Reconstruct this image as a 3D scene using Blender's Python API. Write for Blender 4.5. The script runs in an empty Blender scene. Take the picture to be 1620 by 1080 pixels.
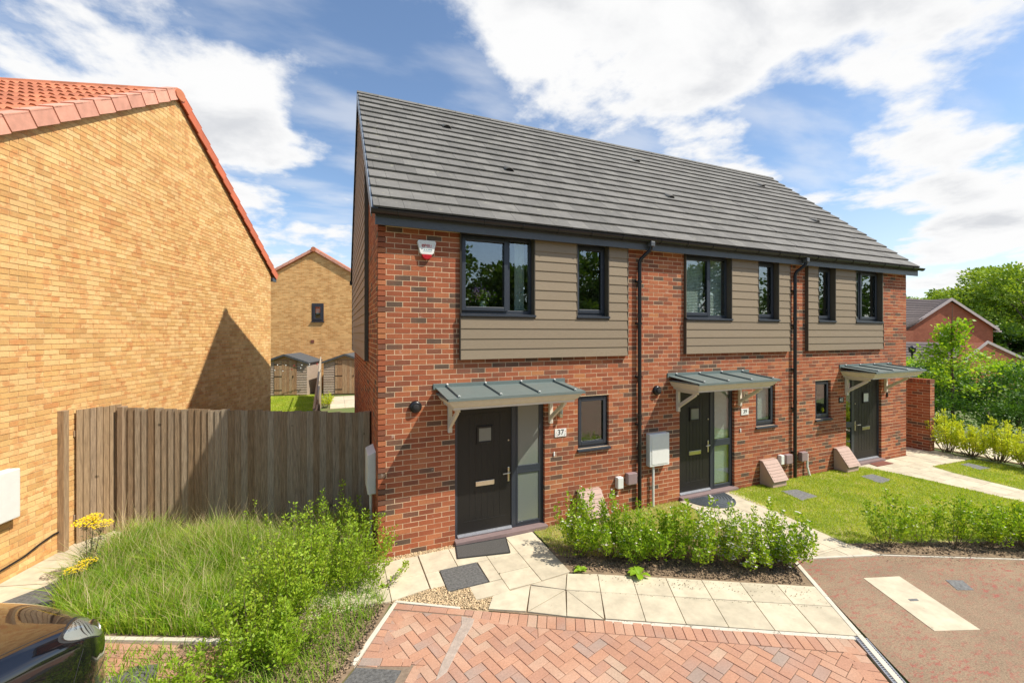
import bpy, math, random
import numpy as np
from mathutils import Vector, Matrix
random.seed(7)
scn = bpy.context.scene
# ------------------------------------------------------------------ camera
YAW = math.radians(22.8)
FW = Vector((math.sin(YAW), math.cos(YAW), 0)); RT = Vector((math.cos(YAW), -math.sin(YAW), 0))
CAM = Vector((-0.564, -6.152, 3.13))
cd = bpy.data.cameras.new('camera'); cam = bpy.data.objects.new('camera', cd); scn.collection.objects.link(cam)
cam.location = CAM; cam.rotation_euler = (math.radians(90), 0, -YAW)
cd.sensor_width = 36; cd.lens = 670/1620*36; cd.shift_y = -12/1620; cd.clip_start = .05; cd.clip_end = 1500
scn.camera = cam
# ------------------------------------------------------------------ light, sky
SUN = Vector((.62, -.50, 1.0)).normalized()
SUN_EL = math.asin(SUN.z); SUN_AZ = math.atan2(SUN.x, SUN.y)
sl = bpy.data.lights.new('sun', 'SUN'); sl.energy = 4.4; sl.angle = math.radians(.55); sl.color = (1, .93, .81)
so = bpy.data.objects.new('sun', sl); scn.collection.objects.link(so)
so.rotation_euler = SUN.to_track_quat('Z', 'Y').to_euler(); so.location = (8, -8, 20)
scn.view_settings.view_transform = 'Standard'; scn.view_settings.look = 'None'
scn.view_settings.exposure = 0.46; scn.view_settings.gamma = 1
SKY_STRENGTH = .122
world = bpy.data.worlds.new('World'); scn.world = world; world.use_nodes = True
wn = world.node_tree; wn.nodes.clear()
def N(nt, typ, **kw):
    n = nt.nodes.new(typ)
    for k, v in kw.items():
        if k.startswith('i_'):
            key = k[2:]
            n.inputs[int(key) if key.isdigit() else key.replace('_', ' ')].default_value = v
        else: setattr(n, k, v)
    return n
def L(nt, a, b): nt.links.new(a, b)
def M(nt, op, a, b=None, c=None, clamp=False):
    n = nt.nodes.new('ShaderNodeMath'); n.operation = op; n.use_clamp = clamp
    for i, v in enumerate((a, b, c)):
        if v is None: continue
        if isinstance(v, (int, float)): n.inputs[i].default_value = v
        else: nt.links.new(v, n.inputs[i])
    return n.outputs[0]
def direction(px, py):
    v = FW + RT*((px-810)/670) + Vector((0, 0, (528-py)/670)); return v.normalized()
sky = N(wn, 'ShaderNodeTexSky', sky_type='NISHITA', sun_disc=False, sun_elevation=SUN_EL, sun_rotation=SUN_AZ,
        air_density=1.0, dust_density=.6, ozone_density=1.6, altitude=50)
tc = N(wn, 'ShaderNodeTexCoord'); nrm = N(wn, 'ShaderNodeVectorMath', operation='NORMALIZE'); L(wn, tc.outputs['Generated'], nrm.inputs[0])
sep = N(wn, 'ShaderNodeSeparateXYZ'); L(wn, nrm.outputs[0], sep.inputs[0])
zz = M(wn, 'ADD', M(wn, 'MAXIMUM', sep.outputs[2], 0.0), .16)
cmb = N(wn, 'ShaderNodeCombineXYZ'); L(wn, M(wn, 'DIVIDE', sep.outputs[0], zz), cmb.inputs[0]); L(wn, M(wn, 'DIVIDE', sep.outputs[1], zz), cmb.inputs[1])
n1 = N(wn, 'ShaderNodeTexNoise', i_Scale=1.15, i_Detail=9.0, i_Roughness=.56, i_Distortion=.35); L(wn, cmb.outputs[0], n1.inputs['Vector'])
n2 = N(wn, 'ShaderNodeTexNoise', i_Scale=3.6, i_Detail=9.0, i_Roughness=.6); L(wn, cmb.outputs[0], n2.inputs['Vector'])
n3 = N(wn, 'ShaderNodeTexNoise', i_Scale=2.1, i_Detail=6.0, i_Roughness=.5)
mp = N(wn, 'ShaderNodeMapping'); mp.inputs['Location'].default_value = (7.3, 2.1, 0); mp.inputs['Scale'].default_value = (1, 2.2, 1); mp.inputs['Rotation'].default_value = (0, 0, .6)
L(wn, cmb.outputs[0], mp.inputs[0]); L(wn, mp.outputs[0], n3.inputs['Vector'])
dens = M(wn, 'MULTIPLY_ADD', n1.outputs[0], 2.3, -1.22)
dens = M(wn, 'ADD', dens, M(wn, 'MULTIPLY_ADD', n2.outputs[0], 1.25, -.625))
# cumulus groups: (direction from the garden, angular radius in degrees, strength)
for px, py, rad, amp in ((330, 230, 14, .62), (440, 150, 8, .45), (250, 140, 7, .3), (60, 40, 14, .20), (180, 70, 9, .18), (860, 60, 14, .50), (1130, 70, 14, .62), (1300, 70, 9, .25), (1450, 60, 14, .50), (700, 10, 10, .3),
                         (1190, 265, 5.5, .50), (1120, 180, 7, .3), (1440, 230, 10, .50), (1330, 265, 5, .3), (1530, 330, 9, .40), (1500, 400, 8, .3), (470, 400, 8, .16), (960, 20, 10, .4),
                         (560, 60, 10, -.55), (380, 10, 10, -.35), (260, 110, 5, -.15), (690, 130, 5, -.7), (760, 160, 4, -.25), (1270, 200, 6.5, -.95), (1290, 250, 4, -.4), (1350, 345, 6, -.9), (1240, 180, 4, -.3),
                         (1600, 130, 6, -.6), (1150, 215, 4, -.3), (500, 300, 6, -.2), (530, 250, 7, -.25), (1600, 100, 5, -.2)):
    dv = N(wn, 'ShaderNodeVectorMath', operation='DOT_PRODUCT'); L(wn, nrm.outputs[0], dv.inputs[0]); dv.inputs[1].default_value = direction(px, py)
    k = 1.0/(1-math.cos(math.radians(rad)))
    g = M(wn, 'EXPONENT', M(wn, 'MULTIPLY', M(wn, 'SUBTRACT', dv.outputs['Value'], 1.0), k))
    dens = M(wn, 'MULTIPLY_ADD', g, amp*.72, dens)
cl = N(wn, 'ShaderNodeMapRange', interpolation_type='SMOOTHSTEP'); cl.inputs[1].default_value = .04; cl.inputs[2].default_value = .40
L(wn, dens, cl.inputs[0])
thin = N(wn, 'ShaderNodeMapRange', interpolation_type='SMOOTHSTEP'); thin.inputs[1].default_value = .42; thin.inputs[2].default_value = .72; thin.inputs[4].default_value = .42
L(wn, n3.outputs[0], thin.inputs[0])
hz = N(wn, 'ShaderNodeMapRange'); hz.inputs[1].default_value = .0; hz.inputs[2].default_value = .28; hz.inputs[3].default_value = .5; hz.inputs[4].default_value = 0
L(wn, sep.outputs[2], hz.inputs[0])
cov = M(wn, 'MAXIMUM', M(wn, 'MAXIMUM', cl.outputs[0], thin.outputs[0]), hz.outputs[0])
shade = N(wn, 'ShaderNodeMapRange', interpolation_type='SMOOTHSTEP'); shade.inputs[1].default_value = .30; shade.inputs[2].default_value = .80; L(wn, dens, shade.inputs[0])
ccol = N(wn, 'ShaderNodeMixRGB'); ccol.inputs[1].default_value = (5.9, 5.9, 5.9, 1); ccol.inputs[2].default_value = (4.2, 4.3, 4.5, 1); n4 = N(wn, 'ShaderNodeTexNoise', i_Scale=2.6, i_Detail=7.0, i_Roughness=.55, i_Distortion=.4)
mp4 = N(wn, 'ShaderNodeMapping'); mp4.inputs['Location'].default_value = (3.1, 8.4, 0); L(wn, cmb.outputs[0], mp4.inputs[0]); L(wn, mp4.outputs[0], n4.inputs['Vector'])
s4 = N(wn, 'ShaderNodeMapRange', interpolation_type='SMOOTHSTEP'); s4.inputs[1].default_value = .40; s4.inputs[2].default_value = .66; L(wn, n4.outputs[0], s4.inputs[0])
L(wn, M(wn, 'MULTIPLY', shade.outputs[0], s4.outputs[0]), ccol.inputs[0])
skc = N(wn, 'ShaderNodeMixRGB', blend_type='MULTIPLY'); skc.inputs[0].default_value = 1; skc.inputs[2].default_value = (1.06, 1.10, 1.12, 1); L(wn, sky.outputs[0], skc.inputs[1])
mx = N(wn, 'ShaderNodeMixRGB'); L(wn, cov, mx.inputs[0]); L(wn, skc.outputs[0], mx.inputs[1]); L(wn, ccol.outputs[0], mx.inputs[2])
bg = N(wn, 'ShaderNodeBackground'); bg.inputs[1].default_value = SKY_STRENGTH; L(wn, mx.outputs[0], bg.inputs[0])
wo = N(wn, 'ShaderNodeOutputWorld'); L(wn, bg.outputs[0], wo.inputs[0])
scn.render.engine = 'CYCLES'
# ------------------------------------------------------------------ helpers
col = scn.collection
def tag(o, label=None, cat=None, group=None, kind=None):
    if label: o['label'] = label
    if cat: o['category'] = cat
    if group: o['group'] = group
    if kind: o['kind'] = kind
    return o
def link(name, data, parent=None, mat=None):
    o = bpy.data.objects.new(name, data); col.objects.link(o)
    if parent is not None:
        o.parent = parent
        o.matrix_parent_inverse = Matrix.Translation(-Vector(parent['_b'])) if '_b' in parent else Matrix.Identity(4)
    if mat and data is not None and hasattr(data, 'materials') and not len(data.materials): data.materials.append(mat)
    return o
def thing(name, loc, label, cat, group=None, kind=None):
    o = bpy.data.objects.new(name, None); col.objects.link(o); o.location = loc; o['_b'] = list(loc); o.empty_display_size = .2
    return tag(o, label, cat, group, kind)
class MB:
    def __init__(s): s.v = []; s.f = []
    def add(s, vs, fs):
        b = len(s.v); s.v += [tuple(p) for p in vs]; s.f += [tuple(b+i for i in f) for f in fs]; return s
    def box(s, x0, x1, y0, y1, z0, z1):
        return s.add([(x0,y0,z0),(x1,y0,z0),(x1,y1,z0),(x0,y1,z0),(x0,y0,z1),(x1,y0,z1),(x1,y1,z1),(x0,y1,z1)],
                     [(0,3,2,1),(4,5,6,7),(0,1,5,4),(1,2,6,5),(2,3,7,6),(3,0,4,7)])
    def obox(s, o, ax, ay, az):   # corner + three edge vectors
        o = Vector(o); ax = Vector(ax); ay = Vector(ay); az = Vector(az)
        if ax.cross(ay).dot(az) < 0: o = o+ax; ax = -ax
        return s.add([o, o+ax, o+ax+ay, o+ay, o+az, o+ax+az, o+ax+ay+az, o+ay+az],
                     [(0,3,2,1),(4,5,6,7),(0,1,5,4),(1,2,6,5),(2,3,7,6),(3,0,4,7)])
    def prism(s, poly, z0, z1):
        n = len(poly); a = sum(poly[i][0]*poly[(i+1) % n][1]-poly[(i+1) % n][0]*poly[i][1] for i in range(n))
        if a < 0: poly = poly[::-1]
        vs = [(p[0], p[1], z0) for p in poly]+[(p[0], p[1], z1) for p in poly]
        return s.add(vs, [tuple(range(n-1, -1, -1)), tuple(range(n, 2*n))]+[(i, (i+1) % n, n+(i+1) % n, n+i) for i in range(n)])
    def extrude(s, pts, vec):     # planar 3D polygon extruded along vec
        n = len(pts); vec = Vector(vec)
        vs = [Vector(p) for p in pts]+[Vector(p)+vec for p in pts]
        return s.add(vs, [tuple(range(n)), tuple(range(2*n-1, n-1, -1))]+[(i, n+i, n+(i+1) % n, (i+1) % n) for i in range(n)])
    def tube(s, pts, r, n=8, cap=True):
        pts = [Vector(p) for p in pts]; m = len(pts); b = len(s.v)
        rr = r if isinstance(r, (list, tuple)) else [r]*m
        up = None
        for i, p in enumerate(pts):
            t = (pts[min(i+1, m-1)]-pts[max(i-1, 0)]).normalized()
            if up is None: up = Vector((0, 0, 1)) if abs(t.z) < .9 else Vector((1, 0, 0))
            a = t.cross(up).normalized(); c = t.cross(a).normalized(); up = -c if False else up
            for k in range(n):
                th = 2*math.pi*k/n
                s.v.append(tuple(p+a*(rr[i]*math.cos(th))+c*(rr[i]*math.sin(th))))
        for i in range(m-1):
            for k in range(n):
                k2 = (k+1) % n
                s.f.append((b+i*n+k, b+i*n+k2, b+(i+1)*n+k2, b+(i+1)*n+k))
        if cap:
            s.f.append(tuple(b+k for k in range(n-1, -1, -1))); s.f.append(tuple(b+(m-1)*n+k for k in range(n)))
        return s
    def lathe(s, c, axis, prof, n=20):   # prof: (r, h) along axis
        c = Vector(c); axis = Vector(axis).normalized(); a = axis.orthogonal().normalized(); d = axis.cross(a); b = len(s.v)
        for r, h in prof:
            for k in range(n):
                th = 2*math.pi*k/n; s.v.append(tuple(c+axis*h+a*(r*math.cos(th))+d*(r*math.sin(th))))
        for i in range(len(prof)-1):
            for k in range(n):
                k2 = (k+1) % n; s.f.append((b+i*n+k, b+i*n+k2, b+(i+1)*n+k2, b+(i+1)*n+k))
        s.f.append(tuple(b+k for k in range(n-1, -1, -1))); s.f.append(tuple(b+(len(prof)-1)*n+k for k in range(n)))
        return s
    def mesh(s, name, mat=None, smooth=False):
        me = bpy.data.meshes.new(name); me.from_pydata(s.v, [], s.f); me.update()
        if mat: me.materials.append(mat)
        if smooth:
            me.polygons.foreach_set('use_smooth', [True]*len(me.polygons)); me.set_sharp_from_angle(angle=math.radians(50))
        return me
    def build(s, name, mat, parent=None, smooth=False, bevel=0, **kw):
        o = link(name, s.mesh(name, mat, smooth), parent)
        if bevel:
            b = o.modifiers.new('bevel', 'BEVEL'); b.width = bevel; b.segments = 2; b.limit_method = 'ANGLE'
        return tag(o, **kw)
def np_mesh(name, verts, faces, mat, parent=None, smooth=False, **kw):  # faces: (n,k) int array
    me = bpy.data.meshes.new(name); nv = len(verts); nf, k = faces.shape
    me.vertices.add(nv); me.vertices.foreach_set('co', np.asarray(verts, dtype=np.float32).ravel())
    me.loops.add(nf*k); me.loops.foreach_set('vertex_index', faces.astype(np.int32).ravel())
    me.polygons.add(nf); me.polygons.foreach_set('loop_start', np.arange(0, nf*k, k, dtype=np.int32))
    me.update(calc_edges=True)
    if smooth: me.polygons.foreach_set('use_smooth', [True]*nf)
    me.materials.append(mat)
    return tag(link(name, me, parent), **kw)
def clip(poly, a, b, c):   # keep a*x+b*y<=c
    out = []; n = len(poly)
    for i in range(n):
        p = poly[i]; q = poly[(i+1) % n]; dp = a*p[0]+b*p[1]-c; dq = a*q[0]+b*q[1]-c
        if dp <= 0: out.append(p)
        if (dp < 0) != (dq < 0) and dp != dq:
            t = dp/(dp-dq); out.append((p[0]+(q[0]-p[0])*t, p[1]+(q[1]-p[1])*t))
    return out
def clip_convex(poly, conv):
    n = len(conv); ar = sum(conv[i][0]*conv[(i+1) % n][1]-conv[(i+1) % n][0]*conv[i][1] for i in range(n))
    cv = conv if ar > 0 else conv[::-1]
    for i in range(n):
        p = cv[i]; q = cv[(i+1) % n]; a = q[1]-p[1]; b = -(q[0]-p[0]); poly = clip(poly, a, b, a*p[0]+b*p[1])
        if len(poly) < 3: return []
    return poly
def area(p): n = len(p); return abs(sum(p[i][0]*p[(i+1) % n][1]-p[(i+1) % n][0]*p[i][1] for i in range(n)))/2
def inset(poly, d):
    n = len(poly); ar = sum(poly[i][0]*poly[(i+1) % n][1]-poly[(i+1) % n][0]*poly[i][1] for i in range(n))
    pl = poly if ar > 0 else poly[::-1]; out = pl
    for i in range(n):
        p = pl[i]; q = pl[(i+1) % n]; a = q[1]-p[1]; b = -(q[0]-p[0]); l = math.hypot(a, b)
        if l < 1e-5: continue
        out = clip(out, a/l, b/l, (a*p[0]+b*p[1])/l-d)
        if len(out) < 3: return []
    return out
def px_size(p, size):      # rough size on the photograph of something at p
    d = Vector(p)-CAM; z = d.dot(FW)
    return 0 if z < .3 else size/z
def in_view(p):
    d = Vector(p)-CAM; z = d.dot(FW)
    if z < .4: return False
    x = d.dot(RT)/z*670; y = -d.z/z*670
    return -860 < x < 860 and -560 < y < 580
# ------------------------------------------------------------------ materials
def material(name, base=(.5,.5,.5), rough=.7, metal=0, spec=.5, coat=0):
    m = bpy.data.materials.new(name); m.use_nodes = True; p = m.node_tree.nodes['Principled BSDF']
    p.inputs['Base Color'].default_value = (*base, 1); p.inputs['Roughness'].default_value = rough; p.inputs['Metallic'].default_value = metal
    p.inputs['Specular IOR Level'].default_value = spec; p.inputs['Coat Weight'].default_value = coat
    return m, m.node_tree, p
def ramp(nt, fac, stops, interp='LINEAR'):
    r = nt.nodes.new('ShaderNodeValToRGB'); r.color_ramp.interpolation = interp; e = r.color_ramp.elements
    while len(e) > 1: e.remove(e[-1])
    e[0].position = stops[0][0]; e[0].color = (*stops[0][1], 1)
    for p, c in stops[1:]:
        x = e.new(p); x.color = (*c, 1)
    nt.links.new(fac, r.inputs[0]); return r.outputs[0]
def rnd(nt, obj=True, isl=True):     # a number per piece: per object plus per island
    v = None
    if obj: v = N(nt, 'ShaderNodeObjectInfo').outputs['Random']
    if isl:
        g = N(nt, 'ShaderNodeNewGeometry').outputs['Random Per Island']
        v = g if v is None else M(nt, 'FRACT', M(nt, 'ADD', M(nt, 'MULTIPLY', v, 7.31), g))
    return v
def noise(nt, scale, detail=4, rough=.6, stretch=None, coord='pos', off=None):
    n = N(nt, 'ShaderNodeTexNoise', i_Scale=scale, i_Detail=detail, i_Roughness=rough)
    src = N(nt, 'ShaderNodeNewGeometry').outputs['Position'] if coord == 'pos' else N(nt, 'ShaderNodeTexCoord').outputs['Object']
    if stretch or off:
        mpp = N(nt, 'ShaderNodeMapping')
        if stretch: mpp.inputs['Scale'].default_value = stretch
        nt.links.new(src, mpp.inputs[0]); src = mpp.outputs[0]
    nt.links.new(src, n.inputs['Vector']); return n.outputs[0]
def mixc(nt, fac, a, b, blend='MIX'):
    m = N(nt, 'ShaderNodeMixRGB', blend_type=blend)
    for i, v in enumerate((fac, a, b)):
        if isinstance(v, (int, float)): m.inputs[i].default_value = v
        elif isinstance(v, tuple): m.inputs[i].default_value = (*v, 1)
        else: nt.links.new(v, m.inputs[i])
    return m.outputs[0]
def bump(nt, p, h, strength=.3, dist=.01):
    b = N(nt, 'ShaderNodeBump', i_Strength=strength, i_Distance=dist); nt.links.new(h, b.inputs['Height']); nt.links.new(b.outputs[0], p.inputs['Normal'])
def scale_by(nt, c, f, lo, hi):      # multiply colour by range of a 0..1 value
    mr = N(nt, 'ShaderNodeMapRange'); mr.inputs[1].default_value = .25; mr.inputs[2].default_value = .75; mr.inputs[3].default_value = lo; mr.inputs[4].default_value = hi; nt.links.new(f, mr.inputs[0])
    v = N(nt, 'ShaderNodeVectorMath', operation='SCALE')
    if isinstance(c, tuple): v.inputs[0].default_value = c
    else: nt.links.new(c, v.inputs[0])
    nt.links.new(mr.outputs[0], v.inputs['Scale']); return v.outputs[0]
MT = {}
def simple(key, name, base, rough=.6, var=.12, nscale=12, stretch=None, piece=0, bumpy=0, spots=None, **kw):
    m, nt, p = material(name, base, rough, **kw)
    c = scale_by(nt, base, noise(nt, nscale, 6, .65, stretch), 1-var, 1+var)
    if piece: c = scale_by(nt, c, rnd(nt), 1-piece, 1+piece)
    if spots:
        mr = N(nt, 'ShaderNodeMapRange'); mr.inputs[1].default_value = spots[1]; mr.inputs[2].default_value = spots[1]+.05; mr.inputs[4].default_value = spots[2]; nt.links.new(noise(nt, spots[0], 5, .65), mr.inputs[0]); c = mixc(nt, mr.outputs[0], c, spots[3])
    nt.links.new(c, p.inputs['Base Color'])
    if bumpy: bump(nt, p, noise(nt, nscale*4, 5, .7, stretch), bumpy)
    MT[key] = m; return m
def brick_mat(key, name, stops, blotch=None, speck=False, var=.22, lowf=.3, lowscale=1.1):
    m, nt, p = material(name, (.3,.1,.06), .88, spec=.25)
    r = rnd(nt); lo = noise(nt, lowscale, 2, .5)
    r = M(nt, 'ADD', M(nt, 'MULTIPLY', r, 1-lowf), M(nt, 'MULTIPLY', M(nt, 'MULTIPLY_ADD', lo, 2.6, -.8, clamp=True), lowf))
    c = ramp(nt, r, stops)
    if blotch:
        b = noise(nt, 7.5, 3, .6); mr = N(nt, 'ShaderNodeMapRange', interpolation_type='SMOOTHSTEP'); mr.inputs[1].default_value = .46; mr.inputs[2].default_value = .60; nt.links.new(b, mr.inputs[0])
        f = M(nt, 'MULTIPLY', mr.outputs[0], M(nt, 'MULTIPLY', M(nt, 'FRACT', M(nt, 'MULTIPLY', rnd(nt), 13.7)), .9)); c = mixc(nt, f, c, blotch)
    c = scale_by(nt, c, noise(nt, 55, 5, .75), 1-var, 1+var); c = scale_by(nt, c, noise(nt, 2.2, 4, .6), .88, 1.1)
    if speck:
        sp_ = noise(nt, 7.5, 5, .62); mr = N(nt, 'ShaderNodeMapRange'); mr.inputs[1].default_value = .66; mr.inputs[2].default_value = .72; mr.inputs[4].default_value = .45; nt.links.new(sp_, mr.inputs[0]); c = mixc(nt, mr.outputs[0], c, (.60,.50,.42))
    nt.links.new(c, p.inputs['Base Color']); bump(nt, p, noise(nt, 120, 4, .7), .5, .004)
    MT[key] = m; return m
brick_mat('brick', 'red_brick', [(0,(.095,.066,.050)),(.11,(.13,.082,.056)),(.17,(.20,.085,.052)),(.30,(.26,.080,.040)),(.5,(.33,.098,.046)),(.72,(.365,.115,.052)),(.88,(.41,.150,.070)),(1,(.43,.18,.070))], speck=True, lowf=.16)
brick_mat('ybrick', 'buff_brick', [(0,(.56,.32,.125)),(.25,(.68,.41,.155)),(.5,(.75,.48,.20)),(.75,(.79,.53,.24)),(.92,(.63,.34,.125)),(1,(.56,.26,.10))], blotch=(.60,.27,.10), lowf=.15, lowscale=.6)
def mortar(key, name, base):
    m, nt, p = material(name, base, .95, spec=.2); nt.links.new(scale_by(nt, base, noise(nt, 30, 5, .7), .8, 1.15), p.inputs['Base Color']); MT[key] = m
mortar('mortar', 'cream_mortar', (.70,.52,.34)); mortar('ymortar', 'buff_mortar', (.62,.46,.26))
# textured brick for the far walls, where single bricks are under two pixels
def far_brick(key, name, c1, c2, mo, dirv=(1,0), w=.225, h=.075):
    m, nt, p = material(name, c1, .9, spec=.2)
    sp = N(nt, 'ShaderNodeSeparateXYZ'); nt.links.new(N(nt, 'ShaderNodeNewGeometry').outputs['Position'], sp.inputs[0])
    u = M(nt, 'ADD', M(nt, 'MULTIPLY', sp.outputs[0], dirv[0]), M(nt, 'MULTIPLY', sp.outputs[1], dirv[1]))
    cc = N(nt, 'ShaderNodeCombineXYZ'); nt.links.new(u, cc.inputs[0]); nt.links.new(sp.outputs[2], cc.inputs[1])
    b = N(nt, 'ShaderNodeTexBrick', i_Scale=1.0); b.inputs['Color1'].default_value = (*c1, 1); b.inputs['Color2'].default_value = (*c2, 1); b.inputs['Mortar'].default_value = (*mo, 1)
    b.inputs['Mortar Size'].default_value = .006; b.inputs['Brick Width'].default_value = w; b.inputs['Row Height'].default_value = h
    nt.links.new(cc.outputs[0], b.inputs['Vector'])
    nt.links.new(scale_by(nt, b.outputs[0], noise(nt, 3, 5, .7), .82, 1.15), p.inputs['Base Color']); MT[key] = m
simple('tile', 'grey_concrete_tile', (.155,.148,.135), .9, .2, 4, piece=.12, bumpy=.25, spots=(9, .62, .5, (.30,.29,.22)))
simple('redtile', 'terracotta_tile', (.47,.155,.07), .6, .18, 6, piece=.14, bumpy=.15)
simple('verge', 'pale_terracotta_verge', (.68,.33,.23), .7, .2, 7, piece=.1)
simple('deepred', 'deep_red_verge', (.56,.14,.06), .6, .12, 7, piece=.08)
simple('anthracite', 'anthracite_upvc', (.035,.042,.055), .35, .08, 20)
simple('fascia', 'grey_fascia', (.08,.087,.095), .4, .1, 3)
simple('vergecap', 'blue_grey_verge', (.17,.20,.24), .5, .1, 6)
simple('blackpvc', 'black_plastic', (.012,.012,.014), .3, .1, 10)
simple('doorblack', 'black_woodgrain_door', (.009,.008,.007), .5, .4, 30, (12,12,.6), bumpy=.25)
simple('clad', 'taupe_cladding', (.245,.190,.125), .7, .12, 22, (1,1,9), piece=.035, bumpy=.2)
simple('cladtrim', 'dark_taupe_trim', (.085,.070,.050), .6, .08, 8)
simple('sideclad', 'taupe_side_cladding', (.31,.25,.21), .75, .07, 14, (1,1,9), piece=.04, bumpy=.15)
simple('leadgrey', 'grey_canopy_sheet', (.135,.170,.160), .5, .08, 8)
simple('cream', 'cream_painted_timber', (.66,.60,.50), .6, .07, 12)
simple('white', 'white_plastic', (.74,.74,.70), .45, .05, 8)
simple('chrome', 'satin_steel', (.62,.58,.48), .28, .05, 8, metal=1)
simple('slab', 'cream_paving_slab', (.55,.48,.35), .9, .22, 4.5, piece=.07, bumpy=.15, spots=(13, .66, .6, (.22,.17,.11)))
simple('kerb', 'pale_concrete_edging', (.60,.55,.45), .9, .15, 9, bumpy=.2)
brick_mat('paver', 'weathered_red_paver', [(0,(.30,.26,.22)),(.15,(.38,.26,.205)),(.35,(.43,.235,.16)),(.6,(.47,.255,.165)),(.8,(.50,.32,.225)),(1,(.44,.33,.24))], lowf=.35, lowscale=1.3)
simple('sand', 'joint_sand', (.23,.17,.12), 1, .3, 30)
simple('cover', 'tarmac_inspection_cover', (.12,.118,.112), 1, .6, 34, bumpy=.5)
simple('iron', 'grey_iron_cover', (.17,.17,.165), .95, .5, 30, bumpy=.3)
simple('steel', 'galvanised_grating', (.42,.43,.46), .45, .15, 20, metal=.6)
simple('rubber', 'black_rubber', (.02,.02,.021), .8, .2, 40, bumpy=.4)
simple('matgrey', 'grey_doormat', (.085,.080,.074), .95, .3, 60, bumpy=.6)
simple('matred', 'red_brown_doormat', (.20,.07,.045), .95, .35, 9, bumpy=.4)
simple('bluemat', 'blue_grey_doormat', (.075,.088,.10), .9, .2, 30, bumpy=.5)
simple('pinkbox', 'pink_brown_plastic', (.46,.32,.26), .7, .07, 8)
simple('greybox', 'pink_grey_plastic', (.28,.20,.20), .6, .08, 10)
simple('plinth', 'mauve_sill', (.22,.155,.15), .85, .12, 9, bumpy=.2)
simple('gravel', 'golden_gravel', (.56,.42,.25), .9, .3, 60, piece=.35)
simple('bark', 'bark_mulch', (.23,.16,.10), 1, .4, 30, piece=.6)
simple('soil', 'dry_soil', (.24,.17,.105), 1, .45, 7, bumpy=.8)
simple('stem', 'shrub_stem', (.16,.12,.07), .9, .3, 20)
simple('trunk', 'tree_bark', (.12,.09,.065), .95, .35, 14, (1,1,.3), bumpy=.6)
simple('inside', 'plain_interior_wall', (.30,.27,.22), .9, .05, 2)
simple('blind', 'pale_blind', (.60,.64,.60), .7, .05, 9)
simple('felt', 'shed_roofing_felt', (.075,.08,.085), .95, .2, 12)
simple('farwall', 'garden_brown_panel', (.12,.08,.055), .95, .2, 8)
simple('darktile', 'brown_grey_roof_tile', (.115,.090,.085), .85, .2, 6, piece=.1)
simple('bargeboard', 'pinkish_white_bargeboard', (.55,.46,.44), .6, .1, 5)
simple('yellowflower', 'yellow_flower', (.95,.72,.01), .7, .2, 60)
simple('whiteflower', 'white_flower', (.80,.74,.66), .7, .1, 60)
simple('tyre', 'tyre_rubber', (.015,.015,.016), .8, .2, 30)
simple('redplastic', 'red_plastic', (.42,.008,.012), .3, .1, 20)
simple('moss', 'dry_moss', (.12,.11,.04), 1, .3, 40, piece=.4)
simple('ink', 'black_ink', (.01,.01,.012), .6, .0, 5); simple('redink', 'red_ink', (.45,.02,.04), .6, .0, 5); simple('blueink', 'pale_blue_ink', (.12,.28,.36), .6, .0, 5)
simple('signblack', 'black_slate', (.012,.013,.015), .4, .05, 20)
simple('pole', 'pale_weathered_wood', (.40,.33,.24), .9, .2, 8)
# weathered timber
def timber(key, name, c1, c2, c3):
    m, nt, p = material(name, c1, .9, spec=.2)
    base = ramp(nt, rnd(nt), [(0, c1), (.5, c2), (1, c3)])
    g = noise(nt, 9, 6, .7, (9, 9, .5)); c = scale_by(nt, base, g, .42, 1.5)
    w = N(nt, 'ShaderNodeTexVoronoi', i_Scale=2.6); nt.links.new(N(nt, 'ShaderNodeNewGeometry').outputs['Position'], w.inputs[0])
    mr = N(nt, 'ShaderNodeMapRange'); mr.inputs[1].default_value = .03; mr.inputs[2].default_value = .085; mr.inputs[3].default_value = .3; mr.inputs[4].default_value = 1; nt.links.new(w.outputs['Distance'], mr.inputs[0])
    v = N(nt, 'ShaderNodeVectorMath', operation='SCALE'); nt.links.new(c, v.inputs[0]); nt.links.new(mr.outputs[0], v.inputs['Scale'])
    nt.links.new(v.outputs[0], p.inputs['Base Color']); bump(nt, p, g, .5, .006); MT[key] = m
timber('fence', 'weathered_fence_board', (.23,.15,.085), (.29,.21,.135), (.34,.275,.20))
timber('gate', 'tan_fence_board', (.30,.20,.115), (.34,.235,.14), (.30,.22,.15))
timber('shed', 'brown_shed_board', (.34,.20,.11), (.40,.25,.14), (.42,.30,.19))
timber('shedgrey', 'grey_shed_board', (.34,.26,.20), (.40,.31,.24), (.42,.34,.27))
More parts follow.
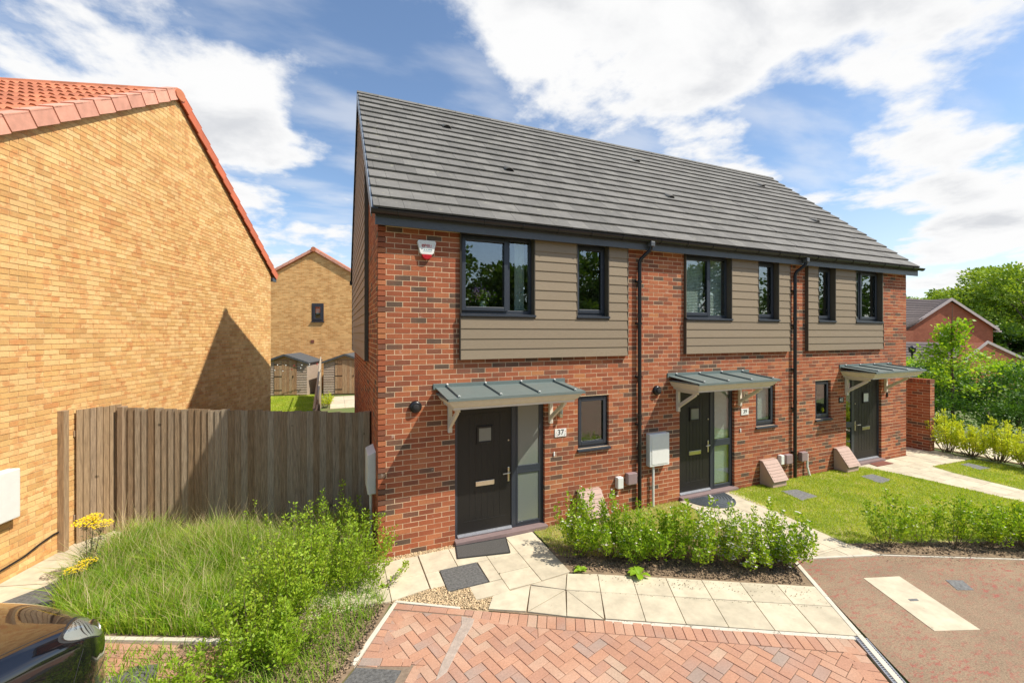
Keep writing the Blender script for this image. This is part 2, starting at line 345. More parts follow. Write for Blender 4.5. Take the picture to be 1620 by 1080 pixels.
# glass: clear skin with fresnel reflection
def glass(key, name, tint=(1,1,1), refl=1.0, extra=0.0, rough=0.0):
    m = bpy.data.materials.new(name); m.use_nodes = True; nt = m.node_tree; nt.nodes.clear()
    gg = N(nt, 'ShaderNodeNewGeometry'); dt = N(nt, 'ShaderNodeVectorMath', operation='DOT_PRODUCT'); L(nt, gg.outputs['Normal'], dt.inputs[0]); L(nt, gg.outputs['Incoming'], dt.inputs[1])
    sch = M(nt, 'MULTIPLY_ADD', M(nt, 'POWER', M(nt, 'SUBTRACT', 1.0, M(nt, 'ABSOLUTE', dt.outputs['Value']), clamp=True), 4.0), .9, .06); tr = N(nt, 'ShaderNodeBsdfTransparent'); tr.inputs[0].default_value = (*tint, 1)
    gl = N(nt, 'ShaderNodeBsdfGlossy', i_Roughness=rough); mxs = N(nt, 'ShaderNodeMixShader'); o = N(nt, 'ShaderNodeOutputMaterial')
    L(nt, M(nt, 'MULTIPLY_ADD', sch, refl, extra, clamp=True), mxs.inputs[0]); L(nt, tr.outputs[0], mxs.inputs[1]); L(nt, gl.outputs[0], mxs.inputs[2]); L(nt, mxs.outputs[0], o.inputs[0]); MT[key] = m
glass('glass', 'window_glass', (.86,.91,.89), 1.0, .10)
m, nt, p = material('frosted_glass', (.16,.18,.16), .16, spec=1.0); MT['frost'] = m
# foliage
def foliage(key, name, c1, c2, c3, trans=.35, rough=.5, low=1.2):
    m = bpy.data.materials.new(name); m.use_nodes = True; nt = m.node_tree; p = nt.nodes['Principled BSDF']; out = nt.nodes['Material Output']
    c = ramp(nt, M(nt, 'ADD', M(nt, 'MULTIPLY', rnd(nt, False), .6), M(nt, 'MULTIPLY', M(nt, 'MULTIPLY_ADD', noise(nt, low, 3, .6), 2.2, -.6, clamp=True), .4)), [(0, c1), (.5, c2), (1, c3)])
    L(nt, c, p.inputs['Base Color']); p.inputs['Roughness'].default_value = rough; p.inputs['Specular IOR Level'].default_value = .35
    t = N(nt, 'ShaderNodeBsdfTranslucent'); L(nt, mixc(nt, 1.0, c, (1.25, 1.15, .45), 'MULTIPLY'), t.inputs[0])
    ms = N(nt, 'ShaderNodeMixShader'); ms.inputs[0].default_value = trans; L(nt, p.outputs[0], ms.inputs[1]); L(nt, t.outputs[0], ms.inputs[2]); L(nt, ms.outputs[0], out.inputs[0]); MT[key] = m
foliage('hedge', 'hedge_leaf', (.11,.23,.012), (.27,.45,.022), (.56,.66,.07), trans=.42)
foliage('wild', 'wild_shrub_leaf', (.15,.27,.016), (.30,.46,.03), (.52,.62,.07), trans=.42)
foliage('lime', 'yellow_green_leaf', (.32,.42,.02), (.55,.64,.04), (.75,.76,.12), trans=.42)
foliage('maple', 'fresh_tree_leaf', (.14,.30,.015), (.30,.50,.03), (.55,.68,.08), trans=.45)
foliage('treegreen', 'tree_leaf', (.035,.085,.013), (.07,.15,.02), (.15,.24,.035), low=.35)
foliage('treelight', 'light_tree_leaf', (.11,.20,.02), (.24,.37,.035), (.40,.50,.07), low=.35)
foliage('darkleaf', 'dark_bush_leaf', (.03,.09,.012), (.07,.17,.02), (.15,.28,.04), low=.9)
foliage('greyleaf', 'grey_green_leaf', (.10,.14,.07), (.14,.18,.10), (.20,.24,.14))
foliage('grass', 'long_grass', (.10,.25,.012), (.26,.47,.025), (.56,.62,.12), trans=.45, low=1.6)
foliage('straw', 'dry_grass_stem', (.50,.40,.20), (.60,.50,.28), (.70,.60,.36))
foliage('lawn', 'lawn_blade', (.24,.38,.02), (.42,.55,.035), (.72,.66,.18), trans=.42, low=1.3)
m, nt, p = material('black_car_paint', (.006,.006,.008), .06, spec=.6, coat=1.0); p.inputs['Coat Roughness'].default_value = .03; MT['carpaint'] = m
m, nt, p = material('headlight_reflector', (.75,.77,.78), .18, metal=.9); MT['reflector'] = m
glass('lens', 'headlight_lens', (.92,.94,.92), 1.0, .10)
# ------------------------------------------------------------------ brick walls
UNIT = {}
def unit(mat):
    if mat.name not in UNIT:
        UNIT[mat.name] = MB().box(0,1,0,1,0,1).mesh('unit_block_'+mat.name, mat)
    return UNIT[mat.name]
def place(name, mat, parent, O, ax, ay, az):
    o = link(name, unit(mat), parent)
    m = Matrix.Identity(4)
    for i, a in enumerate((ax, ay, az)):
        for r in range(3): m[r][i] = a[r]
    for r in range(3): m[r][3] = O[r]
    o.matrix_basis = m; return o
def segs_minus(u0, u1, holes):
    out = [(u0, u1)]
    for a, b in holes:
        nxt = []
        for s, e in out:
            if b <= s or a >= e: nxt.append((s, e)); continue
            if a > s: nxt.append((s, a))
            if b < e: nxt.append((b, e))
        out = nxt
    return [t for t in out if t[1]-t[0] > .03]
def brick_wall(house, name, O, d, n, u0, u1, z0, z1, holes, bmat, mmat, nparts, thick=.1, urange=None, gable=None, depth=.09, proud=.0025, seed=1, sub=None):
    rg = random.Random(seed); O = Vector(O); d = Vector(d); n = Vector(n); Z = Vector((0,0,1))
    b = MB(); gap = .003
    if gable:
        b.extrude([O+d*u+Z*(z-O.z) for u, z in gable], -n*thick)
    else:
        us = sorted({u0, u1, *[min(max(h[0]-gap, u0), u1) for h in holes], *[min(max(h[1]+gap, u0), u1) for h in holes]})
        zs = sorted({z0, z1, *[max(h[2]-gap, z0) for h in holes], *[min(h[3]+gap, z1) for h in holes]})
        for i in range(len(us)-1):
            j = 0
            while j < len(zs)-1:
                um = (us[i]+us[i+1])/2
                def hole(j): zm = (zs[j]+zs[j+1])/2; return any(h[0]-gap <= um <= h[1]+gap and h[2]-gap <= zm <= h[3]+gap for h in holes)
                if hole(j): j += 1; continue
                k = j
                while k+1 < len(zs)-1 and not hole(k+1): k += 1
                b.obox(O+d*us[i]+Z*(zs[j]-O.z), d*(us[i+1]-us[i]), -n*thick, Z*(zs[k+1]-zs[j])); j = k+1
    wall = b.build(name, mmat, house)
    recs = []; k = 0; z = z0+.005
    while z+.06 < z1:
        a, e = (u0, u1) if urange is None else urange(z+.065)
        off = .1125 if k % 2 else 0
        if e-a > .05:
            hs = [(h[0], h[1]) for h in holes if h[2] < z+.05 and h[3] > z+.02]
            for s, t in segs_minus(a, e, hs):
                js = []; x = math.floor((s-off)/.225)*.225+off
                while x < t:
                    if s+.06 < x < t-.06: js.append(x)
                    x += .225
                js = [s-.005 if s > a+1e-4 or a == u0 else s]+js+[t+.005]
                for p, q in zip(js, js[1:]):
                    recs.append((p+.005, q-.005, z))
        z += .075; k += 1
    def cen(r): return O+d*((r[0]+r[1])/2)+Z*(r[2]+.03-O.z)
    if nparts:
        vis = [r for r in recs if in_view(cen(r))]
        vis.sort(key=lambda r: -px_size(cen(r), r[1]-r[0]))
        top = set(vis[:nparts])
    else: top = set()
    st = MB()
    for r in recs:
        pr = proud+rg.uniform(-.0015, .0015); h = .065+rg.uniform(-.001, .001)
        o = O+d*r[0]+Z*(r[2]-O.z)+n*pr
        if r in top: place('brick', bmat, wall, o, d*(r[1]-r[0]), -n*depth, Z*h)
        else: st.obox(o, d*(r[1]-r[0]), -n*depth, Z*h)
    if st.v: st.build('brickwork', bmat, wall, kind='stuff')
    return wall
X = Vector((1,0,0)); Y = Vector((0,1,0)); Z = Vector((0,0,1))
# ------------------------------------------------------------------ windows
def frame_mb(x0, x1, z0, z1, y0, y1, w, wb=None):
    wb = wb or w
    return MB().box(x0, x0+w, y0, y1, z0, z1).box(x1-w, x1, y0, y1, z0, z1).box(x0+w, x1-w, y0, y1, z1-w, z1).box(x0+w, x1-w, y0, y1, z0, z0+wb)
def blinds(par, x0, x1, z0, z1, y, pitch=.03):
    b = MB(); z = z0+.01
    while z < z1: b.obox((x0, y, z), X*(x1-x0), Vector((0,.009,.027)), Vector((0,-.0015,.0005))); z += pitch
    b.box(x0, x1, y-.005, y+.02, z1-.02, z1); b.build('blind', MT['blind'], par, kind='stuff')
def window(house, x0, x1, z0, z1, split=None, sash='left', yf=.05, blind=False, sill=(0,0), sill_y=-.09, pane_mat='glass', label=None, openpx=0):
    fm = frame_mb(x0, x1, z0, z1, yf, yf+.07, .045, .055)
    if split: fm.box(split-.03, split+.03, yf+.001, yf+.07, z0+.055, z1-.045)
    w = fm.build('window', MT['anthracite'], house, bevel=.004)
    if label: w['label'] = label
    bays = [(x0+.045, x1-.045, True)] if not split else [(x0+.045, split-.03, sash == 'left'), (split+.03, x1-.045, sash == 'right')]
    for a, b, op in bays:
        zz0 = z0+.055; zz1 = z1-.045
        if op:
            s = frame_mb(a-.015, b+.015, zz0-.012, zz1+.015, yf-.018-openpx, yf-.002, .062).build('sash', MT['anthracite'], w, bevel=.006)
            a += .047; b -= .047; zz0 += .05; zz1 -= .047
        MB().box(a-.008, b+.008, yf+.012, yf+.018, zz0-.008, zz1+.008).build('pane', MT[pane_mat], w)
        MB().box(a-.006, b+.006, yf+.0, yf+.011, zz0-.003, zz0+.006).build('glazing_bead', MT['kerb'], w) if False else None
        if blind: blinds(w, a, b, zz0, zz1, yf+.09)
    sb = MB(); sx0, sx1 = x0+sill[0], x1+sill[1]
    sb.extrude([(sx0, yf+.01, z0+.004), (sx0, sill_y, z0-.014), (sx0, sill_y, z0-.045), (sx0, sill_y+.012, z0-.045), (sx0, yf+.01, z0-.028)], X*(sx1-sx0))
    sb.build('sill', MT['anthracite'], w)
    return w
def cladding(house, x0, x1, z0, z1, holes, lab=None):
    b = MB()
    us = sorted({x0, x1, *[min(max(h[0], x0), x1) for h in holes], *[min(max(h[1], x0), x1) for h in holes]})
    for i in range(len(us)-1):
        if us[i+1]-us[i] < 1e-4: continue
        um = (us[i]+us[i+1])/2; hh = [h for h in holes if h[0] < um < h[1]]
        b.box(us[i], us[i+1], -.056, .045 if False else -.002, z0, hh[0][2]-.046 if hh else z1)
    for h in holes:        # trims lining the window openings, from the boards back to the frame
        for xa, inner in ((h[0], 1), (h[1], -1)):
            if x0+.02 < xa < x1-.02:
                a, c = (xa-.012, xa+.002) if inner == 1 else (xa-.002, xa+.012)
                b.box(a, c, -.072, .05, h[2]-.02, z1)
    b.box(x0-.008, x0-.0005, -.074, 0, z0-.004, z1 if not any(abs(h[0]-x0) < .06 for h in holes) else holes[0][2]-.05)
    b.box(x1+.0005, x1+.008, -.074, 0, z0-.004, z1 if not any(abs(h[1]-x1) < .06 for h in holes) else holes[-1][2]-.05)
    panel = b.build('cladding_panel', MT['cladtrim'], house)
    z = z0; n = 0
    while z < z1-.02:
        zt = min(z+.155, z1)
        hs = [(h[0]-.0, h[1]+.0) for h in holes if h[2]-.05 < z+.1]
        for s, e in segs_minus(x0, x1, hs):
            s2 = s+(.013 if s > x0 else 0); e2 = e-(.013 if e < x1 else 0)
            zt2 = zt
            MB().extrude([(s2, -.0555, z), (s2, -.0555, zt2), (s2, -.060, zt2), (s2, -.071, z+.006), (s2, -.071, z)], X*(e2-s2)).build('board', MT['clad'], panel)
        z += .155
    return panel
# ------------------------------------------------------------------ door set
def text_mesh(name, s, size, mat, parent, mtx, depth=.002, bold=0.0):
    cu = bpy.data.curves.new(name, 'FONT'); cu.body = s; cu.size = size; cu.extrude = depth; cu.align_x = 'CENTER'; cu.align_y = 'CENTER'; cu.offset = bold
    tmp = bpy.data.objects.new(name, cu); col.objects.link(tmp)
    me = bpy.data.meshes.new_from_object(tmp.evaluated_get(bpy.context.evaluated_depsgraph_get())); col.objects.unlink(tmp); bpy.data.objects.remove(tmp)
    me.materials.clear(); o = link(name, me, parent, mat); o.matrix_basis = mtx; return o
FRONT = Matrix.Rotation(math.radians(90), 4, 'X')
def door_set(house, x0, xm, x1, mirrored=False, side_pane='frost', blind=False, win='frost', zt=2.13):
    """x0..xm is the door leaf side; xm..x1 the glazed side (swapped when mirrored)."""
    y = .05
    fr = MB()
    fr.box(x0, x0+.05, y, y+.07, .055, zt).box(x1-.05, x1, y, y+.07, .055, zt).box(x0+.05, x1-.05, y, y+.07, zt-.05, zt).box(xm-.04, xm+.04, y, y+.07, .055, zt-.05)
    dl, dr = (x0+.05, xm-.04) if not mirrored else (xm+.04, x1-.05)
    gl_, gr = (xm+.04, x1-.05) if not mirrored else (x0+.05, xm-.04)
    fr.box(gl_, gr, y, y+.07, .055, .10)
    f = fr.build('door_frame', MT['anthracite'], house, bevel=.005)
    tb = MB().box(gl_, gr, y-.004, y+.06, .93, .995).build('transom', MT['anthracite'], f, bevel=.004)
    sash = frame_mb(gl_, gr, .10, .93, y-.006, y+.05, .03).build('glazing_frame', MT['anthracite'], f, bevel=.003)
    frame_mb(gl_, gr, .995, zt-.05, y-.006, y+.05, .03).build('glazing_frame', MT['anthracite'], f, bevel=.003)
    MB().box(gl_+.028, gr-.028, y+.01, y+.018, .128, .902).build('pane', MT[side_pane], f)
    MB().box(gl_+.028, gr-.028, y+.01, y+.018, 1.023, zt-.078).build('pane', MT[side_pane], f)
    if blind: blinds(f, gl_+.03, gr-.03, .13, .90, y+.06); blinds(f, gl_+.03, gr-.03, 1.02, zt-.08, y+.06)
    # leaf with recessed border grooves
    lf = MB().box(dl, dr, y+.014, y+.058, .10, zt-.055)
    w = dr-dl; cx = (dl+dr)/2
    for a, b, c, d in ((dl+.10, dr-.10, .26, .275), (dl+.10, dr-.10, zt-.24, zt-.225)):
        lf.box(a, b, y+.010, y+.014, c, d)
    leaf = lf.build('door', MT['doorblack'], house, bevel=.004)
    for k in range(1, 7):
        xx = dl+.10+(w-.2)*k/7; MB().box(xx-.002, xx+.002, y+.0115, y+.0145, .28, zt-.245).build('groove', MT['blackpvc'], leaf)
    wz0, wz1 = 1.44, 1.71; wx0, wx1 = cx-.135, cx+.135
    frame_mb(wx0, wx1, wz0, wz1, y-.006, y+.014, .035).build('door_window', MT['doorblack'], leaf, bevel=.008)
    MB().box(wx0+.03, wx1-.03, y+.004, y+.012, wz0+.03, wz1-.03).build('pane', MT[win], leaf)
    MB().box(cx-.152, cx+.152, y-.002, y+.014, .79, .865).build('letterbox', MT['chrome'], leaf, bevel=.004)
    hx = dr-.05 if not mirrored else dl+.05; s = -1 if not mirrored else 1
    MB().box(hx-.016, hx+.016, y-.002, y+.014, .80, 1.03).build('handle_plate', MT['chrome'], leaf, bevel=.008)
    MB().tube([(hx, y+.01, .945), (hx, y-.045, .945), (hx+s*.02, y-.05, .945), (hx+s*.115, y-.05, .942)], .010, 8).build('door_handle', MT['chrome'], leaf, True)
    MB().lathe((hx-s*-.0, y+.014, 1.45), (0,-1,0), [(.014, 0), (.014, .012), (.010, .016)], 12).build('door_viewer', MT['chrome'], leaf)
    th = MB()
    for k in range(3): th.box(dl, dr, y-.03+k*.015, y-.02+k*.015+.004, .06, .075+k*.011)
    th.build('threshold', MT['steel'], f)
    MB().box(x0-.01, x1+.02, -.085, .06, -.02, .052).build('doorstep', MT['plinth'], house, bevel=.006)
def canopy(house, x0, x1, zb=2.40):
    c = MB().box(x0, x1, -.022, 0, zb-.085, zb).build('canopy', MT['leadgrey'], house, bevel=.003)
    fx0, fx1 = x0+.035, x1-.05; zt = zb-.055; zf = zb-.125; yf = -.72
    sl = MB().extrude([(fx0, -.02, zt), (fx0, yf, zf), (fx0, yf, zf-.038), (fx0, yf+.012, zf-.038), (fx0, yf+.014, zf-.012), (fx0, -.02, zt-.012)], X*(fx1-fx0))
    sl.box(fx0, fx0+.012, yf, -.02, zf-.03, zf-.004)
    sl.build('canopy_roof', MT['leadgrey'], c)
    nb = 4; w = (fx1-fx0)
    for k in range(nb):
        xx = fx0+.17+(w-.32)*k/(nb-1)
        s = MB().obox((xx-.012, -.022, zt), X*.024, Vector((0, yf+.05, zf-zt)), Z*.028).build('seam', MT['leadgrey'], c, bevel=.004)
        MB().lathe((xx, -.03, zt+.035), Z, [(.016, 0), (.016, .012), (.008, .02)], 8).build('fixing_cap', MT['white'], c)
        MB().lathe((xx, yf+.045, zf+.022), (0,-1,.1), [(.017, 0), (.017, .012)], 8).build('end_cap', MT['white'], c)
    # timber moulding below: stepped cove on three sides
    prof = [(.020, zf-.014), (.020, zf-.034), (.034, zf-.044), (.050, zf-.075), (.082, zf-.118), (.118, zf-.142), (.118, zf-.172), (.128, zf-.172)]
    vs = []; fs = []
    for i, (ins, zz) in enumerate(prof):
        vs += [(fx0+ins, -.002, zz), (fx0+ins, yf+ins, zz), (fx1-ins, yf+ins, zz), (fx1-ins, -.002, zz)]
    for i in range(len(prof)-1):
        for k in range(3):
            a = i*4+k; fs.append((a, a+4, a+5, a+1))
    b = (len(prof)-1)*4; fs.append((b, b+3, b+2, b+1)); fs.append((0, 1, 2, 3))
    m = MB(); m.add(vs, fs); m.build('cornice', MT['cream'], c)
    zs = prof[-1][1]
    for xb in (x0+.245, x1-.27):
        bk = MB().box(xb-.03, xb+.03, -.055, 0, zs-.43, zs)
        bk.box(xb-.028, xb+.028, -.50, -.055, zs-.055, zs-.001)
        bk.extrude([(xb-.022, -.055, zs-.36), (xb-.022, -.055, zs-.28), (xb-.022, -.40, zs-.056), (xb-.022, -.46, zs-.056), (xb-.022, -.46, zs-.085)], X*.044)
        br = bk.build('bracket', MT['cream'], c, bevel=.006)
        for zz in (zs-.40, zs-.05): MB().lathe((xb, -.054, zz), (0,-1,0), [(.008, 0), (.008, .004)], 8).build('screw', MT['chrome'], br)
    return c
# ------------------------------------------------------------------ roof
RY, RZ, EY, EZ = 3.75, 8.40, -.20, 4.80
sv = Vector((0, RY-EY, RZ-EZ)); SL = sv.length; es = sv/SL; en = Vector((0, -es.z, es.y))
HX = [0, 4.44, 8.77, 13.08]
def make_house(i, label):
    xa, xb = HX[i], HX[i+1]
    h = thing('terraced_house', ((xa+xb)/2, .5, 0), label, 'house', 'houses of the brick terrace')
    return h
def build_roof(h, xa, xb, i):
    ra = -.10 if i == 0 else xa; rb = 13.18 if i == 2 else xb
    b = MB(); x_in0 = ra+.012; x_in1 = rb-.012
    b.extrude([(x_in0, EY, EZ-.06), (x_in0, EY, EZ-.03), (x_in0, RY, RZ-.03), (x_in0, 2*RY-EY, EZ-.03), (x_in0, 2*RY-EY, EZ-.06), (x_in0, RY, RZ-.06)], X*(x_in1-x_in0))
    rf = b.build('roof', MT['darktile'], h)
    nrow = 17; g = SL/nrow; tw = .332; sheet = []
    tilt = .068/g
    for r in range(nrow):
        off = (r % 2)*tw/2; k = int(math.floor((ra-off)/tw))-1
        while k*tw+off < rb:
            a = max(k*tw+off+0, ra+.02 if i == 0 else ra); c = min((k+1)*tw+off-.003, rb-.004 if i == 2 else rb); k += 1
            if c-a < .03: continue
            o = Vector((a, EY, EZ))+es*(r*g-.01)+en*(.042+random.uniform(-.0015, .0015))
            ay = (es*(g+.055)-en*(tilt*(g+.055)*.95)); place('tile', MT['tile'], rf, o, X*(c-a), ay, en*.026)
    st = MB()   # rear slope
    es2 = Vector((0, -es.y, es.z)); en2 = Vector((0, es.z, es.y))
    for r in range(nrow):
        st.obox(Vector((ra+.01, 2*RY-EY, EZ))+es2*(r*g-.01)+en2*.006, X*(rb-ra-.02), es2*(g+.05)-en2*.022, en2*.026)
    st.build('rear_tiling', MT['tile'], rf, kind='stuff')
    x = ra
    while x < rb-.05:
        e = min(x+.44, rb)
        prof = [(-.13, -.075), (-.085, -.012), (-.03, .018), (.03, .018), (.085, -.012), (.13, -.075)]
        MB().extrude([(x, RY+a, RZ+.045+c) for a, c in prof], X*(e-x-.006)).build('ridge_tile', MT['tile'], rf); x += .44
    return rf
def roof_vent(rf, x, y):
    z = EZ+(y-EY)*(RZ-EZ)/(RY-EY); o = Vector((x, y, z))+en*.03
    b = MB(); n = 8; vs = []; 
    for t, (r, hh, ln) in enumerate(((.085, .075, -.06), (.085, .075, .02), (.05, .03, .15), (.02, .005, .22))):
        for k in range(n+1):
            th = math.pi*k/n; vs.append(o+X*(r*math.cos(th))+en*(hh*math.sin(th))+es*ln)
    fs = [(t*(n+1)+k, t*(n+1)+k+1, (t+1)*(n+1)+k+1, (t+1)*(n+1)+k) for t in range(3) for k in range(n)]
    b.add(vs, fs); v = b.build('roof_vent', MT['tile'], rf, True); s = v.modifiers.new('t', 'SOLIDIFY'); s.thickness = .012
    q = MB(); q.extrude([o+X*(.075*math.cos(math.pi*k/n))+en*(.066*math.sin(math.pi*k/n))+es*-.045 for k in range(n+1)], es*.02); q.build('vent_grille', MT['blackpvc'], v)
H = []
labels = ['end terraced house number 37 with red and white alarm box beside its upper window',
          'middle terraced house number 39 with white slatted blinds and tall pale meter box',
          'far end terraced house number 41 beside the low garden wall']
for i in range(3): H.append(make_house(i, labels[i]))
# openings on the facade: (x0, x1, z0, z1)
ZS, ZT = 3.44, 4.70
op = [[(1.10, 2.60, 0, 2.13), (3.226, 3.85, 1.19, 2.07), (1.18, 2.385, ZS, ZT), (3.18, 3.80, ZS, ZT)],
      [(5.456, 6.90, 0, 2.13), (7.522, 8.11, 1.20, 2.07), (5.575, 6.745, ZS, ZT), (7.52, 8.13, ZS, ZT)],
      [(10.561, 11.99, 0, 2.13), (9.437, 9.99, 1.20, 2.07), (9.454, 10.05, ZS, ZT), (10.835, 11.90, ZS, ZT)]]
for i in range(3):
    xa, xb = HX[i], HX[i+1]
    brick_wall(H[i], 'front_wall', (0,0,0), X, -Y, xa, xb, 0-.015, 4.66, op[i], MT['brick'], MT['mortar'], 300, thick=.11, depth=.10, seed=i)
    rf = build_roof(H[i], xa, xb, i)
    for (vx, vy) in ([(1.66, 2.78), (2.51, 1.36)], [(6.80, 2.93), (6.42, 1.31)], [(11.53, 2.90), (11.44, 1.26)])[i]: roof_vent(rf, vx, vy)
    ra = -.085 if i == 0 else xa; rb = 13.27 if i == 2 else xb
    MB().box(-.05 if i == 0 else xa, 13.30 if i == 2 else xb, -.15, -.128, 4.615, 4.80).build('fascia', MT['fascia'], H[i])
    MB().box(0 if i == 0 else xa, 13.28 if i == 2 else xb, -.128, -.001, 4.645, 4.66).build('soffit', MT['fascia'], H[i])
    # half-round gutter
    gx0 = -.11 if i == 0 else xa; gx1 = 13.36 if i == 2 else xb; vs = []; fs = []; n = 10
    for gx in (gx0, gx1):
        for r in (.058, .053):
            for k in range(n+1):
                th = math.pi*k/n; vs.append((gx, -.212-r*math.cos(th), 4.80-r*1.05*math.sin(th)))
    q = n+1
    for k in range(n): fs.append((k, k+1, 2*q+k+1, 2*q+k)); fs.append((q+k, 3*q+k, 3*q+k+1, q+k+1)); fs.append((k, q+k, q+k+1, k+1)); fs.append((2*q+k, 2*q+k+1, 3*q+k+1, 3*q+k))
    fs += [(0, 2*q, 3*q, q), (q-1, 2*q-1, 4*q-1, 3*q-1)]
    gut = MB().add(vs, fs).build('gutter', MT['blackpvc'], H[i], True)
    gx = gx0+.35
    while gx < gx1:
        MB().tube([(gx, -.212-.061*math.cos(math.pi*k/8), 4.80-.064*math.sin(math.pi*k/8)) for k in range(9)], .006, 6).build('gutter_bracket', MT['blackpvc'], gut); gx += .62
    if i == 0 or i == 2:
        ex = gx0 if i == 0 else gx1
        MB().extrude([(ex-.004, -.212-.06*math.cos(math.pi*k/8), 4.80-.064*math.sin(math.pi*k/8)) for k in range(9)], X*.01).build('gutter_end', MT['blackpvc'], gut)
    # rear and inner rooms
    MB().box(xa+.001, xb-.001, 7.15, 7.25, 0, 4.7).build('rear_wall', MT['brick'], H[i])
    rm = MB().box(xa+.12, xb-.12, .13, 2.6, -.02, .0).box(xa+.12, xb-.12, .13, 2.6, 2.4, 2.6).box(xa+.12, xb-.12, .13, 2.6, 4.72, 4.74)
    rm.box(xa+.11, xa+.13, .13, 2.6, 0, 4.73).box(xb-.13, xb-.11, .13, 2.6, 0, 4.73).box(xa+.12, xb-.12, 2.6, 2.62, 0, 4.74)
    rm.build('interior', MT['inside'], H[i])
    if i == 0: MB().box(.0, 4.43, 7.0, 7.1, 0, .1)
h37, h39, h41 = H
window(h37, 1.18, 2.385, ZS, 4.643, split=1.975, sash='left', sill=(-.015, .02), openpx=.015)
cu = MB(); cu.extrude([(2.15+.014*k, .20+(.02 if k % 2 else 0), ZS) for k in range(14)]+[(2.15+.014*k, .206+(.02 if k % 2 else 0), ZS) for k in range(13, -1, -1)], Z*1.2); cu.build('curtain', MT['blind'], h37)
window(h37, 3.18, 3.80, ZS, 4.643, sill=(-.012, .02))
window(h37, 3.226, 3.85, 1.19, 2.07, sill=(-.015, .02), sill_y=-.045, pane_mat='glass')
window(h39, 5.575, 6.745, ZS, 4.643, split=6.27, sash='left', sill=(-.015, .02), blind=True)
window(h39, 7.52, 8.13, ZS, 4.643, sill=(-.012, .02))
window(h39, 7.522, 8.11, 1.20, 2.07, sill=(-.015, .02), sill_y=-.045, blind=True)
window(h41, 9.454, 10.05, ZS, 4.643, sill=(-.012, .02))
window(h41, 10.835, 11.90, ZS, 4.643, split=11.17, sash='right', sill=(-.015, .02))
window(h41, 9.437, 9.99, 1.20, 2.07, sill=(-.015, .02), sill_y=-.045)
cladding(h37, 1.172, 4.206, 2.747, 4.645, [(1.18, 2.385, ZS, ZT), (3.18, 3.80, ZS, ZT)])
cladding(h39, 5.56, 8.49, 2.752, 4.645, [(5.575, 6.745, ZS, ZT), (7.52, 8.13, ZS, ZT)])
cladding(h41, 9.09, 11.94, 2.757, 4.645, [(9.454, 10.05, ZS, ZT), (10.835, 11.90, ZS, ZT)])
door_set(h37, 1.10, 2.075, 2.60)
door_set(h39, 5.456, 6.335, 6.90, side_pane='glass', blind=True)
door_set(h41, 10.561, 10.93, 11.99, mirrored=True, side_pane='glass', win='blind')
canopy(h37, .77, 2.965); canopy(h39, 5.15, 7.295); canopy(h41, 10.295, 12.40, 2.415)
# gable wall of number 37 (faces the alley) : brick below, boarding above
GL = 7.25
def urange_g(z): return (0, GL) if z < 2.72 else (5.50, GL if z < 4.66 else GL-max(0, EY+(z+.06-EZ)*(RY-EY)/(RZ-EZ)))
brick_wall(h37, 'gable_wall', (.0, GL, 0), -Y, -X, 0, GL-.0, -.015, 6.4, [], MT['brick'], MT['mortar'], 0, thick=.1, urange=urange_g, gable=[(0, 0), (GL, 0), (GL, 4.7), (GL-RY, 8.2), (0, 4.84)], seed=9, depth=.08)
def roofz(y): return (EZ+(y-EY)*(RZ-EZ)/(RY-EY) if y < RY else EZ+(2*RY-EY-y)*(RZ-EZ)/(RY-EY))-.07
sc = MB().extrude([(-.052, 7.25, 2.66), (-.052, 1.70, 2.66), (-.052, 1.70, roofz(1.70)), (-.052, RY, roofz(RY)), (-.052, 7.25, roofz(7.25))], X*.045).build('side_cladding', MT['cladtrim'], h37)
MB().box(-.072, .0-.006, 1.685, 1.699, 2.65, roofz(1.7)).build('corner_trim', MT['cladtrim'], sc)
MB().box(-.075, -.053, 7.251, 7.275, 2.65, 4.8).build('corner_trim', MT['cladtrim'], sc)
z = 2.66
while z < roofz(RY)-.05:
    zm = z+.165
    ya = 1.70 if zm < roofz(1.70) else EY+(zm+.07-EZ)*(RY-EY)/(RZ-EZ); yb = 7.25 if zm < roofz(7.25) else 2*RY-(EY+(zm+.07-EZ)*(RY-EY)/(RZ-EZ))
    if yb-ya > .1: MB().extrude([(-.0525, ya, z), (-.0525, ya, zm), (-.056, ya, zm), (-.069, ya, z+.006), (-.069, ya, z)], Y*(yb-ya)).build('board', MT['sideclad'], sc)
    z += .165
for r in range(17):   # stepped dry verge units up the rake
    g = SL/17; o = Vector((-.105, EY, EZ))+es*(r*g-.01)+en*-.105
    MB().obox(o, X*.016, es*(g-.004), en*(.142-.004*(r % 2))).obox(o+en*.127, X*.085, es*(g-.004), en*.012).build('verge_unit', MT['vergecap'], h37)
MB().extrude([(-.10, 2*RY-EY, EZ-.1), (-.10, 2*RY-EY, EZ+.02), (-.10, RY, RZ+.02), (-.10, RY, RZ-.1)], X*.018).build('rear_verge', MT['blackpvc'], h37)
MB().box(-.12, .4, 7.68, 7.80, 4.62, 4.74).build('rear_gutter', MT['blackpvc'], h37)
for r in range(17):
    g = SL/17; o = Vector((13.17, EY, EZ))+es*(r*g-.01)+en*-.08
    MB().obox(o, X*.014, es*(g-.004), en*.115).build('verge_unit', MT['tile'], h41)
brick_wall(h41, 'end_wall', (13.08, 0, 0), Y, X, 0.0, GL, -.015, 4.66, [], MT['brick'], MT['mortar'], 0, thick=.08, gable=[(0.01, 0), (GL, 0), (GL, 4.84), (RY, 8.2), (0.01, 4.7)], seed=4, depth=.07)
